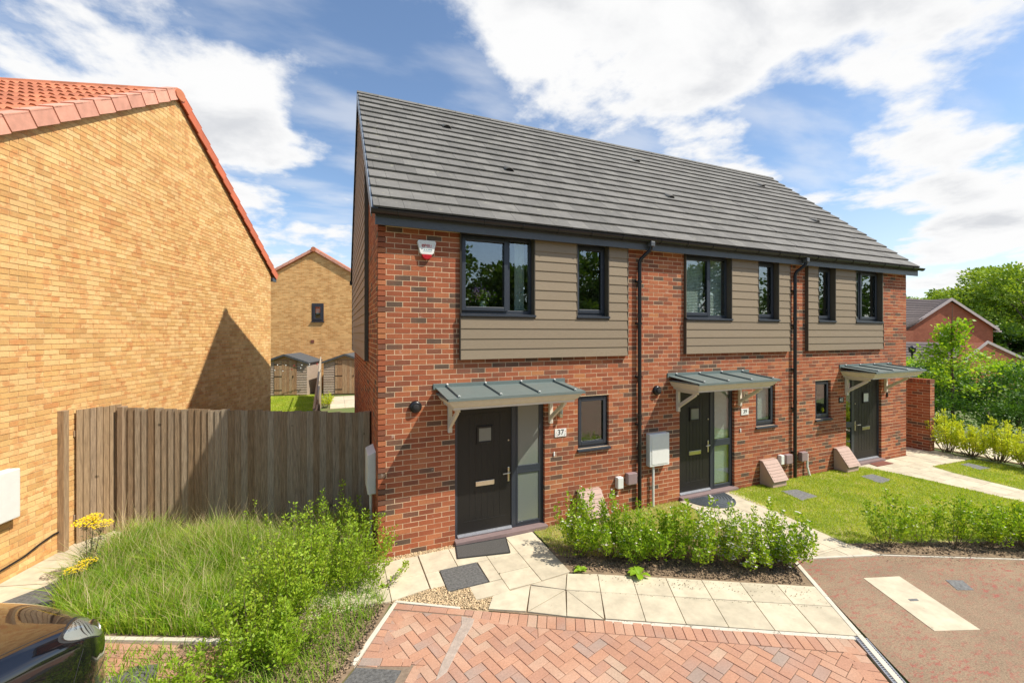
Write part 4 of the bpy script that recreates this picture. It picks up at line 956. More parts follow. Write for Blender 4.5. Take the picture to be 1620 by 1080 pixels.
for a, b in zip(uj, uj[1:]):
    for v0, v1 in ((-.39, 0), (0, .485)):
        pl = [BM+BU*a+BV*v0, BM+BU*b+BV*v0, BM+BU*b+BV*v1, BM+BU*a+BV*v1]
        if a == 0 and v0 < 0: pl = [Vector((2.25, -1.32)), BM+BU*b+BV*v0, BM+BU*b, BM]
        if a == 0 and v0 == 0:
            slab([BM, BM+BU*b, (2.175, -2.26)]); slab([BM+BU*b, BM+BU*.50+BV*.0, (2.56, -2.46), (2.175, -2.26)]) if False else None
            slab([BM+BU*b, BM+BU*b+BV*.485, (2.175, -2.26)]); continue
        pl = kclip(pl)
        if len(pl) > 2: slab(pl)
kerbseg(path, BM+BU*.02+BV*.49 if False else (2.18, -2.262), tuple(BM+BU*2.96+BV*.49), .05, -.08, .0, name='edging')
slab([(.725,-.606),(1.24,-.601),(1.242,-1.095),(.712,-1.10)], 'inspection_cover', path, 'cover', z=.004)
# gravel pockets
def pebbles(name, polys, n, z=-.012, size=(.007, .014), mat='gravel', seed=1, flat=.6, **kw):
    rg = np.random.default_rng(seed); V = []; F = []
    ico = np.array([(1,0,0),(-1,0,0),(0,1,0),(0,-1,0),(0,0,1),(0,0,-1)], float); fc = np.array([(0,2,4),(2,1,4),(1,3,4),(3,0,4),(2,0,5),(1,2,5),(3,1,5),(0,3,5)])
    pts = []
    for pl, cnt in polys:
        xs_ = [p[0] for p in pl]; ys_ = [p[1] for p in pl]; c = 0; tries = 0
        while c < cnt and tries < cnt*20:
            tries += 1; x = rg.uniform(min(xs_), max(xs_)); y = rg.uniform(min(ys_), max(ys_))
            ins = False; j = len(pl)-1
            for i in range(len(pl)):
                if (pl[i][1] > y) != (pl[j][1] > y) and x < (pl[j][0]-pl[i][0])*(y-pl[i][1])/(pl[j][1]-pl[i][1])+pl[i][0]: ins = not ins
                j = i
            if ins: pts.append((x, y)); c += 1
    for i, (x, y) in enumerate(pts):
        s = rg.uniform(*size); A3 = rg.normal(size=(3, 3)); qm, _ = np.linalg.qr(A3); v = (ico*np.array([s*1.3, s, s*.75])) @ qm; v[:, 2] *= flat
        V.append(v+np.array([x, y, z+rg.uniform(0, .01)])); F.append(fc+6*i)
    return np_mesh(name, np.concatenate(V), np.concatenate(F), MT[mat], kind='stuff', **kw)
pebbles('gravel', [([(.06,-1.03),(.53,-.955),(.70,-.965),(.72,-1.11),(.98,-1.12),(.99,-1.40),(1.18,-1.40),(1.04,-1.59),(.11,-1.08)], 2600), ([(-.1,-.005),(1.10,-.005),(1.08,-.11),(-.1,-.12)], 1300)], 0, label='golden gravel filling the pocket between slabs and driveway', seed=3)
sheet('gravel_bed', [(.0,-1.0),(.53,-.94),(.72,-.95),(1.0,-1.1),(1.2,-1.38),(1.05,-1.62),(.08,-1.08)], -.016, 'gravel'); sheet('gravel_bed', [(-.1,0),(1.10,0),(1.08,-.12),(-.1,-.12)], -.016, 'gravel')
# ------------------------------------------------------------------ block paved driveway
drive = setting('driveway', (1.5, -3, 0))
A0 = Vector((.109, -1.092)); Bm = Vector((.902, -1.555)); Cc = Vector((1.528, -1.915)); Dd = Vector((4.35, -3.505)); Lf = Vector((-.365, -1.885))
outer = [tuple(p) for p in (A0, Bm, Cc, Dd, Vector((4.02,-3.965)), Vector((2.9, -5.5)), Vector((-.9, -5.5)), Vector((-.74, -2.42)), Vector((-.37, -1.905)), Lf)]
sheet('driveway_bed', outer, -.008, 'sand')
kerbseg(drive, (A0.x-.03, A0.y+.03), (Lf.x-.06, Lf.y+.02), -.045, -.08, .004, name='edging'); kerbseg(drive, (A0.x-.02, A0.y+.03), (.76, -1.475), -.035, -.08, .004, name='edging')
pav = []
def addpav(poly): pav.append([tuple(p) for p in poly])
def run(a, b, depth, w, side):          # a row of blocks from a to b, each w wide, reaching depth to one side
    a = Vector(a); b = Vector(b); d = b-a; L_ = d.length; e = d/L_; nn = Vector((e.y, -e.x))*side; s = 0
    while s < L_-.02:
        t = min(s+w, L_); addpav([a+e*s, a+e*t, a+e*t+nn*depth, a+e*s+nn*depth]); s = t
run(A0, Bm, .10, .205, 1); run(Bm, Cc, .20, .1025, 1); run(Cc, Dd, .20, .1025, 1)
run(A0+(Lf-A0)*.135, Lf, .20, .1025, -1)
gr0 = Vector((4.28, -3.60)); gr1 = Vector((2.9, -5.35)); 
run((4.335,-3.52), (3.30,-5.05), .20, .1025, 1)
run((-.36,-1.86), (.17,-2.10), .10, .205, -1) if False else None
run((-.355,-1.90), (.10,-2.10), .10, .205, -1); run((.13,-2.09), (-.55,-3.1), .10, .205, -1)
inner = [(.115,-1.235), (.86,-1.66), (1.44,-2.085), (4.16,-3.62), (3.05,-5.2), (.6,-5.2), (.12,-2.16), (.20,-2.05), (-.13,-1.90), (-.18,-1.835)]
# convex pieces for clipping
pieces = [[(.085,-1.21),(.845,-1.655),(1.44,-2.095),(1.2,-2.4),(.15,-2.10),(-.13,-1.90),(-.185,-1.835)], [(1.44,-2.095),(4.14,-3.62),(3.13,-5.15),(-.3,-5.15),(-.45,-3.0),(.15,-2.10),(1.2,-2.4)]]
H1 = Vector((math.cos(math.radians(16.5)), math.sin(math.radians(16.5)))); H2 = Vector((-H1.y, H1.x)); W_ = .1025
base = Vector((.195, -1.932)); rows = 46
def inpoly(pt, pl):
    ins = False; j = len(pl)-1
    for i in range(len(pl)):
        if (pl[i][1] > pt[1]) != (pl[j][1] > pt[1]) and pt[0] < (pl[j][0]-pl[i][0])*(pt[1]-pl[i][1])/(pl[j][1]-pl[i][1])+pl[i][0]: ins = not ins
        j = i
    return ins
region = [(.085,-1.21),(.845,-1.655),(1.44,-2.095),(4.14,-3.62),(3.13,-5.15),(-.3,-5.15),(-.42,-3.0),(.15,-2.10),(-.13,-1.90),(-.185,-1.835)]
conv = [[(.085,-1.21),(.845,-1.655),(.15,-2.10),(-.13,-1.90),(-.185,-1.835)], [(.845,-1.655),(1.44,-2.095),(1.2,-2.6),(.15,-2.10)], [(1.44,-2.095),(4.14,-3.62),(3.13,-5.15),(1.2,-2.6)], [(.15,-2.10),(1.2,-2.6),(3.13,-5.15),(-.3,-5.15)]]
for i in range(-60, 60):
    for j in range(-60, 60):
        k = (i-j) % 4          # herringbone on a unit grid : 0 starts a block along H1, 3 starts a block along H2
        o = base+H1*(i*W_)+H2*(j*W_)
        if k == 0: q = [o, o+H1*2*W_, o+H1*2*W_+H2*W_, o+H2*W_]
        elif k == 3: q = [o+H2*0, o+H1*W_, o+H1*W_+H2*2*W_, o+H2*2*W_]
        else: continue
        if not any(inpoly(p, region) for p in q): continue
        if all(inpoly(p, region) for p in q): addpav(q)
        else:
            best = None
            for cvx in conv:
                c_ = clip_convex([tuple(p) for p in q], cvx)
                if c_ and area(c_) > .0004: addpav(c_)
def pc(pl): return Vector((sum(p[0] for p in pl)/len(pl), sum(p[1] for p in pl)/len(pl), 0))
vis = [p for p in pav if in_view(pc(p))]; vis.sort(key=lambda p: -px_size(pc(p), math.sqrt(area(p)))); tp = {id(p) for p in vis[:300]}; st = MB()
for p_ in pav:
    if id(p_) in tp: slab(p_, 'paver', drive, 'paver', gap=.0028, z=.0, th=.03, bev=.004)
    else:
        q = inset(p_, .0028)
        if len(q) > 2: st.prism(q, -.03, rs.uniform(-.0015, .0015))
st.build('paving', MT['paver'], drive, kind='stuff')
slab([(-.375,-1.915),(.02,-2.115),(-.30,-2.60),(-.72,-2.35)], 'inspection_cover', drive, 'cover', z=.004)
# broken mortar trench patch
pt = [(.74,-1.60),(.86,-1.70),(.80,-1.80),(.66,-1.96),(.55,-2.10),(.40,-2.30),(.28,-2.36),(.38,-2.18),(.52,-1.98),(.62,-1.84),(.70,-1.74)]
m, nt, p = material('worn_mortar', (.40,.32,.26), .95); nt.links.new(scale_by(nt, (.42,.34,.28), noise(nt, 14, 6, .7), .7, 1.2), p.inputs['Base Color']); bump(nt, p, noise(nt, 40, 4, .7), .6); MT['patch'] = m
MB().prism(pt, -.02, .0035).build('mortar_patch', m, drive, bevel=.003)
# slot drain grating
gd = thing('drain_grating', (4.2, -3.8, 0), 'long slatted metal drain grating between red paving and pale kerb', 'drain')
a = Vector((4.41, -3.49, 0)); b = Vector((3.30, -5.10, 0)); e = (b-a).normalized(); nn = Vector((e.y, -e.x, 0)); L_ = (b-a).length
MB().obox(a-Z*.06, e*L_, nn*.012, Z*.062).obox(a+nn*-.105-Z*.06, e*L_, nn*.012, Z*.062).build('frame', MT['steel'], gd)
MB().obox(a-nn*.10-Z*.07, e*L_, nn*.10, Z*.02).build('channel', MT['blackpvc'], gd)
s = .0
while s < L_-.02: MB().obox(a+e*s-nn*.094-Z*.012, e*.013+Vector((0,0,0)), nn*.094+e*.0, Z*.0125).build('bar', MT['steel'], gd); s += .026
# doormats
t = MB().prism([(1.085,-.10),(1.865,-.135),(1.755,-.565),(1.02,-.43)], .001, .014).build('doormat', MT['matgrey'], bevel=.004); tag(t, 'dark grey rectangular doormat outside door number 37', 'doormat')
vs = [(1.085,-.10),(1.865,-.135),(1.755,-.565),(1.02,-.43)]
for k in range(4): 
    a_, b_ = Vector((*vs[k], .0145)), Vector((*vs[(k+1) % 4], .0145)); MB().tube([a_, b_], .007, 6).build('border', MT['rubber'], t)
t = thing('doormat', (6.0, -.05, 0), 'half round blue grey ribbed doormat outside door number 39', 'doormat')
def arc(r, ry): return [(6.02+r*math.cos(a_), -.035-ry*math.sin(a_)) for a_ in [math.pi*k/24 for k in range(25)]]
MB().prism(arc(.50, .60), .001, .012).build('base', MT['bluemat'], t)
for k in range(9):
    r = .48-.05*k; q = arc(r, r*1.2); MB().tube([(x, y, .014) for x, y in q], .008, 5).build('rib', MT['bluemat'], t)
t = MB().prism([(11.355,.0),(11.881,-.003),(11.883,-.30),(11.257,-.29)], .001, .014).build('doormat', MT['matred'], bevel=.004); tag(t, 'worn red brown doormat outside door number 41', 'doormat')
# paths to 39 and 41
p39 = setting('path', (6, -1, 0)); p41 = setting('path', (12, -1, 0)); p42 = setting('path', (15.5, -.5, 0))
sheet('path_bed', [(5.40,-.03),(6.85,-.03),(6.56,-1.63),(6.50,-2.30),(6.64,-2.64),(5.36,-2.23)], -.012, 'soil')
cut39 = [(5.40,-.04),(6.80,-.02),(6.56,-1.63),(6.50,-2.28),(6.62,-2.62),(5.36,-2.225)]
for i in range(-1, 5):
    for j in range(0, 7):
        for cp in ([(5.40,-.04),(6.80,-.02),(6.56,-1.63),(5.37,-1.63)], [(5.37,-1.63),(6.56,-1.63),(6.50,-2.28),(5.36,-2.225)], [(6.50,-2.28),(6.62,-2.63),(5.36,-2.235)]):
            q = clip_convex(rect(5.25+i*.45, 5.70+i*.45, -.05-(j+1)*.45, -.05-j*.45), cp)
            if q and area(q) > .004: slab(q, par=p39)
sheet('path_bed', [(10.55,-.03),(13.10,-.03),(13.10,.5),(14.2,.5),(14.33,-.1),(14.17,-.83),(12.49,-.74),(12.30,-1.16),(12.05,-3.6),(11.35,-3.3),(11.17,-1.2),(10.9,-.2)], -.012, 'soil')
c1 = [(11.0,-.04),(13.08,-.04),(13.08,.5),(14.2,.5),(14.33,-.1),(14.17,-.84),(12.49,-.74),(12.30,-1.0),(11.14,-1.0)]
parts_ = [[(10.75,-.03),(13.10,-.03),(13.10,-.76),(12.49,-.76),(11.1,-.76)], [(11.1,-.76),(12.49,-.76),(12.31,-1.2),(11.17,-1.2)], [(13.10,.5),(14.2,.5),(14.33,-.1),(14.17,-.83),(13.10,-.78)], [(11.17,-1.2),(12.31,-1.2),(12.05,-3.6),(11.35,-3.3)]]
for i in range(0, 9):
    for j in range(-2, 9):
        for cp in parts_:
            q = clip_convex(rect(10.6+i*.45, 11.05+i*.45, -.03-(j+1)*.45, -.03-j*.45), cp)
            if q and area(q) > .006: slab(q, par=p41)
for k in range(9):
    slab([(14.75+.0*k, 2.2-(k+1)*.6), (16.2, 2.2-(k+1)*.6), (16.2, 2.2-k*.6), (14.75, 2.2-k*.6)], par=p42)
sheet('path_bed', [(14.7, 2.3), (16.25, 2.3), (16.25,-3.3), (14.7,-3.3)], -.012, 'soil')
ls = setting('path', (-4, 1, 0))       # concrete strip by the buff wall
for k in range(8):
    a_ = YB+YD*(-2.6+k*.6); slab([tuple((a_+YN*.01)[:2]), tuple((a_+YD*.595+YN*.01)[:2]), tuple((a_+YD*.595+YN*.62)[:2]), tuple((a_+YN*.62)[:2])], par=ls, z=.012)
t = MB().prism([(-4.15,.65),(-3.84,.93),(-3.50,.98),(-3.52,.55),(-3.9,.40)], -.02, .018).build('inspection_cover', MT['cover'], ls, bevel=.004)
# lawns, beds
sheet('lawn', [(6.62,-.03),(10.55,-.03),(10.95,-.2),(11.17,-1.2),(11.35,-3.3),(11.2,-4.2),(8.7,-3.1),(6.50,-2.25),(6.57,-1.63)], -.006, 'soil'); 
m, nt, p = material('lawn_turf', (.14,.2,.04), .95); c = ramp(nt, noise(nt, 2.2, 6, .7), [(.3, (.16,.22,.03)), (.5, (.27,.32,.05)), (.66, (.48,.40,.17))]); nt.links.new(scale_by(nt, c, noise(nt, 60, 3, .8), .7, 1.25), p.inputs['Base Color']); bump(nt, p, noise(nt, 80, 3, .8), .8, .02); MT['turf'] = m
bpy.data.objects['lawn'].data.materials.clear(); bpy.data.objects['lawn'].data.materials.append(m)
sheet('lawn', [(12.49,-.76),(14.16,-.86),(14.3,-2),(14.2,-3.4),(12.10,-3.4),(12.33,-1.18)], -.006, 'turf')
sheet('lawn', [(2.36,-.02),(5.38,-.02),(5.36,-1.2),(4.5,-1.6),(2.36,-.62)], -.0075, 'turf')
sheet('lawn', [(-3.6,13.2),(-1.2,12.8),(-1.2,18.2),(-3.9,18.6)], -.012, 'turf'); bpy.data.objects['lawn.003'].data.materials[0] = MT['turf']
pg = setting('patio', (-.3, 14, 0))
for i in range(3):
    for j in range(6): slab(rect(-.72+i*.6, -.12+i*.6, 13.2+j*.6, 13.8+j*.6), par=pg)
sheet('flower_bed', [(2.34,-.62),(5.36,-1.2),(5.40,-2.19),(4.97,-2.82),(4.80,-2.76),(2.30,-1.31)], -.0035, 'soil'); sheet('flower_bed', [(6.50,-2.25),(8.7,-3.1),(11.3,-4.2),(11.3,-5.2),(8.3,-3.46),(6.63,-2.62)], -.0035, 'soil')
sheet('flower_bed', [(-3.4,1.9),(-.1,1.1),(-.1,-.12),(-1.2,-.12),(-1.2,-1.0),(.05,-1.05),(-.37,-1.88),(-.75,-2.36),(-1.55,-1.6),(-1.40,-1.12),(-2.6,-.56),(-3.4,-.2)], -.0035, 'soil')
def cover(poly, lab):
    t = MB().prism(poly, -.03, .006).build('inspection_cover', MT['iron'], bevel=.005); tag(t, lab, 'cover')
    n0 = Vector(poly[0]); return t
cover([(7.642,-.453),(8.028,-.512),(8.031,-.914),(7.531,-.936)], 'grey inspection cover set in the lawn in front of the meter box of number 39')
cover([(10.105,-.529),(10.519,-.551),(10.474,-.928),(9.974,-.983)], 'grey inspection cover set in the lawn close to the doormat of number 41')
cover([(13.28,-.953),(13.619,-.975),(13.553,-1.379),(13.126,-1.342)], 'grey inspection cover in the small lawn nearest the yellow-green shrubs')
# left drive behind the car
ld = setting('driveway', (-2.3, -1.3, 0)); reg = [(-5.5,.6),(-2.739,-.518),(-1.408,-1.155),(-1.559,-1.458),(-1.7,-1.9),(-2.6,-3.6),(-6.5,-2.0)]
sheet('driveway_bed', reg, -.012, 'sand'); kerbseg(ld, (-3.6,-.15), (-1.408,-1.140), -.05, -.08, .010, name='edging'); kerbseg(ld, (-1.408,-1.140), (-1.60,-1.60), -.05, -.08, .010, name='edging')
st = MB(); cnt = 0; e = Vector((.905, -.425)); f_ = Vector((.425, .905))
for i in range(-30, 14):
    for j in range(-32, 14):
        o = Vector((-2.6, -.62))+e*(i*.205+(.1025 if j % 2 else 0))+f_*(j*.1025)
        q = clip_convex([tuple(o), tuple(o+e*.205), tuple(o+e*.205+f_*.1025), tuple(o+f_*.1025)], [(-5.5,.55),(-2.739,-.57),(-1.46,-1.18),(-1.62,-1.6),(-2.6,-3.5),(-6.4,-2.0)])
        if not q or area(q) < .002: continue
        if in_view(pc(q)) and cnt < 120 and pc(q).x > -3: slab(q, 'paver', ld, 'paver', gap=.003, z=0, th=.03); cnt += 1
        else:
            q = inset(q, .003)
            if len(q) > 2: st.prism(q, -.03, rs.uniform(-.0015, .0015))
st.build('paving', MT['paver'], ld, kind='stuff')
MB().prism([(-2.44,-1.21),(-2.30,-1.10),(-2.10,-1.15),(-2.05,-1.37),(-2.3,-1.5)], -.02, .008).build('inspection_cover', MT['cover'], ld, bevel=.004)
# ------------------------------------------------------------------ brick garden wall beyond number 41
gw = thing('garden_wall', (14.25, .3, 0), 'low red brick garden wall in shade beyond number 41', 'wall')
brick_wall(gw, 'wall', (14.10, 1.90, 0), -Y, -X, 0, 1.95, -.015, 1.80, [], MT['brick'], MT['mortar'], 200, thick=.20, depth=.10, seed=31)
wb = brick_wall(gw, 'wall_end', (14.10, -.055, 0), X, -Y, .0, .215, -.015, 1.80, [], MT['brick'], MT['mortar'], 0, thick=.01, depth=.05, seed=32)
y = -.06; random.seed(2)
while y < 1.85: MB().box(14.092, 14.318, y, y+.065, 1.80, 1.91).build('coping_brick', MT['brick'], gw); y += .075
MB().box(14.10, 14.31, -.055, 1.88, 1.79, 1.902).build('coping_mortar', MT['mortar'], gw)
# ------------------------------------------------------------------ red brick houses in the distance
far_brick('farr', 'far_red_brick', (.42,.14,.075), (.36,.11,.06), (.40,.20,.13), (RT.x, RT.y))
def far_house(px_, label, cx, cy, hw, ze, za, zb, dp, win=True):
    C0 = Vector((cx, cy, 0)); U = RT.copy(); V_ = FW.copy(); t = thing('brick_house', (cx, cy, zb), label, 'house')
    MB().extrude([C0-U*hw+Z*zb, C0+U*hw+Z*zb, C0+U*hw+Z*ze, C0+Z*(za-.12), C0-U*hw+Z*ze], V_*dp).build('wall', MT['farr'], t)
    rf = []
    for s in (-1, 1):
        A_ = C0+U*(s*(hw+.35))+Z*(ze-.28)-V_*.2; B_ = C0+Z*za-V_*.2; r_ = MB().extrude([A_, B_, B_+Z*.1, A_+Z*.1], V_*(dp+.4)).build('roof', MT['darktile'], t)
        MB().extrude([A_-Z*.12, B_-Z*.12, B_+Z*.14, A_+Z*.14], -V_*.05).build('bargeboard', MT['bargeboard'], r_)
        MB().obox(A_-U*(.25*s)-Z*.18+V_*0, U*(.5*s), V_*.25, Z*.14).build('box_end', MT['bargeboard'], r_)
    return t, C0, U, V_
t, C0, U, V_ = far_house(0, 'distant red brick house with pale bargeboards on its wide gable', 51.68, 14.19, 4.0, 3.75, 6.30, -1.6, 11)
w = MB().obox(C0-U*.92-V_*.04+Z*2.68, U*1.12, V_*.06, Z*.76).build('window', MT['white'], t); MB().obox(C0-U*.82-V_*.06+Z*2.77, U*.92, V_*.01, Z*.58).build('pane', MT['frost'], w)
# its side roof slope, seen to the left, plus low tiled wing in front
far2 = thing('brick_house', (45, 14, -1.5), 'distant dark tiled roof wing left of the red brick gable', 'house')
def roof_slab(t, a, b, c, d, nrow, mat='darktile'):
    a, b, c, d = map(Vector, (a, b, c, d)); nn = (b-a).cross(d-a).normalized(); nn = nn if nn.z > 0 else -nn
    rf = MB().extrude([a, b, c, d], -nn*.15).build('roof', MT[mat], t)
    for k in range(nrow):
        f0, f1 = k/nrow, (k+1.12)/nrow; f1 = min(f1, 1)
        MB().extrude([a.lerp(d, f0)+nn*.06, b.lerp(c, f0)+nn*.06, b.lerp(c, f1)+nn*.01, a.lerp(d, f1)+nn*.01], -nn*.05).build('tile_course', MT[mat], rf)
def Wp(px, py, z):  # a point z metres ahead of the garden, used to stake out the distant roofs
    return CAM+FW*z+RT*((px-810)/670*z)+Z*((528-py)/670*z)
roof_slab(far2, Wp(1395, 533, 37), Wp(1435, 521, 38.6), Wp(1501, 476, 39.0), Wp(1395, 470, 44), 14)
MB().extrude([Wp(1395, 522, 37.3)-Z*4, Wp(1445, 522, 37.6)-Z*4, Wp(1445, 523, 37.6), Wp(1395, 523, 37.3)], FW*.5).build('wall', MT['farr'], far2)
wing = thing('brick_house', tuple(Wp(1560, 590, 34)), 'distant single storey red brick wing with brown tiled lean-to roof', 'house')
roof_slab(wing, Wp(1400, 592, 33.5), Wp(1530, 592, 33.5), Wp(1560, 543, 35.6), Wp(1400, 540, 35.6), 12)
A_, B_, C_ = Wp(1520, 575, 33.6), Wp(1562, 542, 33.8), Wp(1680, 597, 34)
MB().extrude([A_, B_, C_, C_-Z*4, A_-Z*4], FW*3).build('gable_wall', MT['farr'], wing)
MB().extrude([A_-Z*.05, B_-Z*.05, B_+Z*.17, A_+Z*.17], -FW*.06).extrude([B_-Z*.05, C_-Z*.05, C_+Z*.17, B_+Z*.17], -FW*.06).build('bargeboard', MT['bargeboard'], wing)
lm = thing('lamp_post', tuple(Wp(1443, 600, 26)), 'black lamp post standing in front of the brown tiled roof', 'lamp post'); q = Wp(1443, 575, 26); q = Vector((q.x, q.y, 0))
MB().tube([q-Z*1.5, q+Z*1.95], .06, 8).build('post', MT['blackpvc'], lm); MB().lathe(q+Z*1.95, Z, [(.08, 0), (.17, .08), (.19, .32), (.22, .34), (.05, .46)], 8).build('lantern', MT['blackpvc'], lm)
# ------------------------------------------------------------------ leaves and plants
def leaf_arrays(P, D, size, rg, aspect=.5, fold=.25):
    """P points, D directions (n,3); returns verts and quad faces of folded leaves."""
    n = len(P); D = D/np.linalg.norm(D, axis=1, keepdims=True)
    r = rg.normal(size=(n, 3)); S = np.cross(D, r); S /= np.linalg.norm(S, axis=1, keepdims=True)+1e-9; U = np.cross(S, D)
    s = (size*rg.uniform(.65, 1.25, n))[:, None]; w = s*aspect/2
    base = P; tip = P+D*s; mid = P+D*s*.5-U*s*fold*.3
    V = np.stack([base, mid+S*w, tip, mid-S*w], 1).reshape(-1, 3); F = np.arange(4*n).reshape(n, 4)
    return V, F
def plant(name, loc, label, cat, group=None, shoots=26, h=.8, spread=.25, leaves=46, ls=.026, mat='hedge', lean=(0,0), seed=0, flowers=None, stem_r=.004, aspect=.55, bare=.22, twig=.07, hvar=.35):
    rg = np.random.default_rng(seed); t = thing(name, loc, label, cat, group); x0, y0, z0 = loc; sb = MB(); P = []; D = []; tips = []
    for s in range(shoots):
        a = rg.uniform(0, 2*math.pi); rr = spread*math.sqrt(rg.uniform(0, 1)); H_ = h*(1-hvar*rg.uniform(0, 1))*(1-.35*(rr/spread)**2)
        b = np.array([x0+.25*rr*math.cos(a)+rg.normal(0, .02), y0+.25*rr*math.sin(a)+rg.normal(0, .02), z0-.01]); e = np.array([x0+rr*math.cos(a)*1.15+lean[0]*H_, y0+rr*math.sin(a)*1.15+lean[1]*H_, z0+H_])
        c = (b+e)/2+np.array([rr*math.cos(a)*.35, rr*math.sin(a)*.35, .0])+rg.normal(0, .03, 3)
        ts = np.linspace(0, 1, 7)[:, None]; pts = (1-ts)**2*b+2*(1-ts)*ts*c+ts**2*e
        sb.tube([tuple(p) for p in pts], [stem_r*(1-.75*k/6) for k in range(7)], 4, cap=False)
        for k in range(leaves):
            u = bare+(1-bare)*rg.uniform(0, 1)**.9; p = (1-u)**2*b+2*(1-u)*u*c+u**2*e; off = rg.normal(0, 1, 3); off[2] = abs(off[2])*.4; off /= np.linalg.norm(off); ln = twig*rg.uniform(0, 1)*(1.25-u)
            P.append(p+off*ln); D.append(off+np.array([0, 0, .5])+rg.normal(0, .25, 3))
        tips.append(e)
    V, F = leaf_arrays(np.array(P), np.array(D), ls, rg, aspect); np_mesh('foliage', V, F, MT[mat], t)
    sb.build('stems', MT['stem'], t)
    if flowers:
        fm, fn, fs = flowers; idx = rg.integers(0, len(P), fn); Q = np.array(P)[idx]+rg.normal(0, .02, (fn, 3))+np.array([0, 0, .02]); VV = []; FF = []
        for i, q in enumerate(Q):
            for k in range(5):
                a = k*1.257+rg.uniform(0, .3); d = np.array([math.cos(a), math.sin(a), .5]); sd = np.array([-math.sin(a), math.cos(a), 0]); b_ = len(VV)
                VV += [q, q+d*fs*.6+sd*fs*.3, q+d*fs, q+d*fs*.6-sd*fs*.3]; FF.append([b_, b_+1, b_+2, b_+3])
        np_mesh('blossom', np.array(VV), np.array(FF), MT[fm], t)
    return t
# long grass between fence and drive
def inside(pl, x, y):
    r = np.zeros(len(x), bool); j = len(pl)-1
    for i in range(len(pl)):
        xi, yi = pl[i]; xj, yj = pl[j]
        c = ((yi > y) != (yj > y)) & (x < (xj-xi)*(y-yi)/((yj-yi)+1e-12)+xi); r ^= c; j = i
    return r
def blades(name, poly, n, hmin, hmax, w, mat, seed, lean=.35, z=0, hfun=None, holes=(), **kw):
    rg = np.random.default_rng(seed); xs_ = [p[0] for p in poly]; ys_ = [p[1] for p in poly]; X_ = []; Y_ = []
    x = rg.uniform(min(xs_), max(xs_), n*6); y = rg.uniform(min(ys_), max(ys_), n*6); ok = inside(poly, x, y)
    for hp in holes: ok &= ~inside(hp, x, y)
    x = x[ok][:n]; y = y[ok][:n]; n = len(x)
    h = rg.uniform(hmin, hmax, n)
    if hfun is not None: h = h*hfun(x, y)
    a = rg.uniform(0, 2*math.pi, n); d = np.stack([np.cos(a), np.sin(a)], 1); l = lean*rg.uniform(.2, 1.3, n)*h; ww = w*rg.uniform(.6, 1.3, n)
    b = rg.uniform(0, 2*math.pi, n); s = np.stack([np.cos(b), np.sin(b)], 1)*ww[:, None]/2
    p0 = np.stack([x, y], 1); V = np.zeros((n, 5, 3))
    V[:, 0, :2] = p0-s; V[:, 1, :2] = p0+s; V[:, 0, 2] = V[:, 1, 2] = z
    m = p0+d*(l*.3)[:, None]; V[:, 2, :2] = m+s*.8; V[:, 3, :2] = m-s*.8; V[:, 2, 2] = V[:, 3, 2] = z+h*.55
    V[:, 4, :2] = p0+d*l[:, None]; V[:, 4, 2] = z+h*.97
    i = np.arange(n)*5; F = np.concatenate([np.stack([i, i+1, i+2, i+3], 1), np.stack([i+3, i+2, i+4, i+4], 1)])
    me = bpy.data.meshes.new(name); tr = np.concatenate([np.stack([i, i+1, i+2], 1), np.stack([i, i+2, i+3], 1), np.stack([i+3, i+2, i+4], 1)])
    return np_mesh(name, V.reshape(-1, 3), tr, MT[mat], kind='stuff', **kw)
GP = [(-3.35,1.95),(-.15,.85),(-.2,-.3),(-1.15,-.35),(-1.42,-1.05),(-2.65,-.50),(-3.35,-.05),(-3.55,.75)]
def hf(x, y): return .45+.6*np.clip((y+.9)/1.6, 0, 1)+.22*np.sin(x*3.1+y*2.2)*np.sin(x*1.3-y*2.9)+.22*np.sin(x*8.3+1.1)*np.sin(y*9.7+x*3)
blades('wide_grass', GP, 5200, .10, .36, .015, 'wild', 21, 1.1, hfun=hf, label='broad bladed weeds mixed through the tall grass')
blades('long_grass', GP, 34000, .10, .42, .0075, 'grass', 1, .75, hfun=hf, label='tall unmown green grass in front of the wooden fence')
blades('long_grass', GP, 3400, .35, .66, .004, 'straw', 2, .6, hfun=hf, label='dry straw coloured grass stems rising above the tall grass')
blades('weeds', [(-1.2,-.4),(-.2,-.3),(.0,-1.0),(-.45,-1.8),(-.8,-2.3),(-1.5,-1.6),(-1.4,-1.0)], 2600, .04, .22, .006, 'grass', 3, 1.0, label='thin weeds in the soil bed beside the red paving')
blades('weeds', [(-2.9,-.6),(-1.45,-1.2),(-1.6,-1.7),(-2.6,-1.6)], 900, .03, .16, .008, 'grass', 13, 1.0, label='weeds growing through the paving by the car')
L1 = [(6.62,-.05),(10.50,-.05),(10.95,-.2),(11.15,-1.2),(11.33,-3.2),(8.7,-3.0),(6.52,-2.25),(6.59,-1.63)]
blades('lawn_grass', L1, 52000, .015, .042, .0075, 'lawn', 4, .8, holes=([(7.642,-.453),(8.028,-.512),(8.031,-.914),(7.531,-.936)],[(10.105,-.529),(10.519,-.551),(10.474,-.928),(9.974,-.983)]), label='mown lawn in front of numbers 39 and 41')
blades('lawn_grass', [(12.49,-.78),(14.14,-.88),(14.25,-2),(14.1,-3.2),(12.12,-3.2),(12.35,-1.18)], 16000, .015, .042, .0075, 'lawn', 5, .8, holes=([(13.28,-.953),(13.619,-.975),(13.553,-1.379),(13.126,-1.342)],), label='small lawn beside the path to number 41')
blades('lawn_grass', [(2.36,-.03),(5.36,-.03),(5.34,-1.2),(4.5,-1.5),(2.36,-.72)], 13000, .01, .03, .006, 'straw', 6, .9, label='dry thin grass behind the flowering hedge')
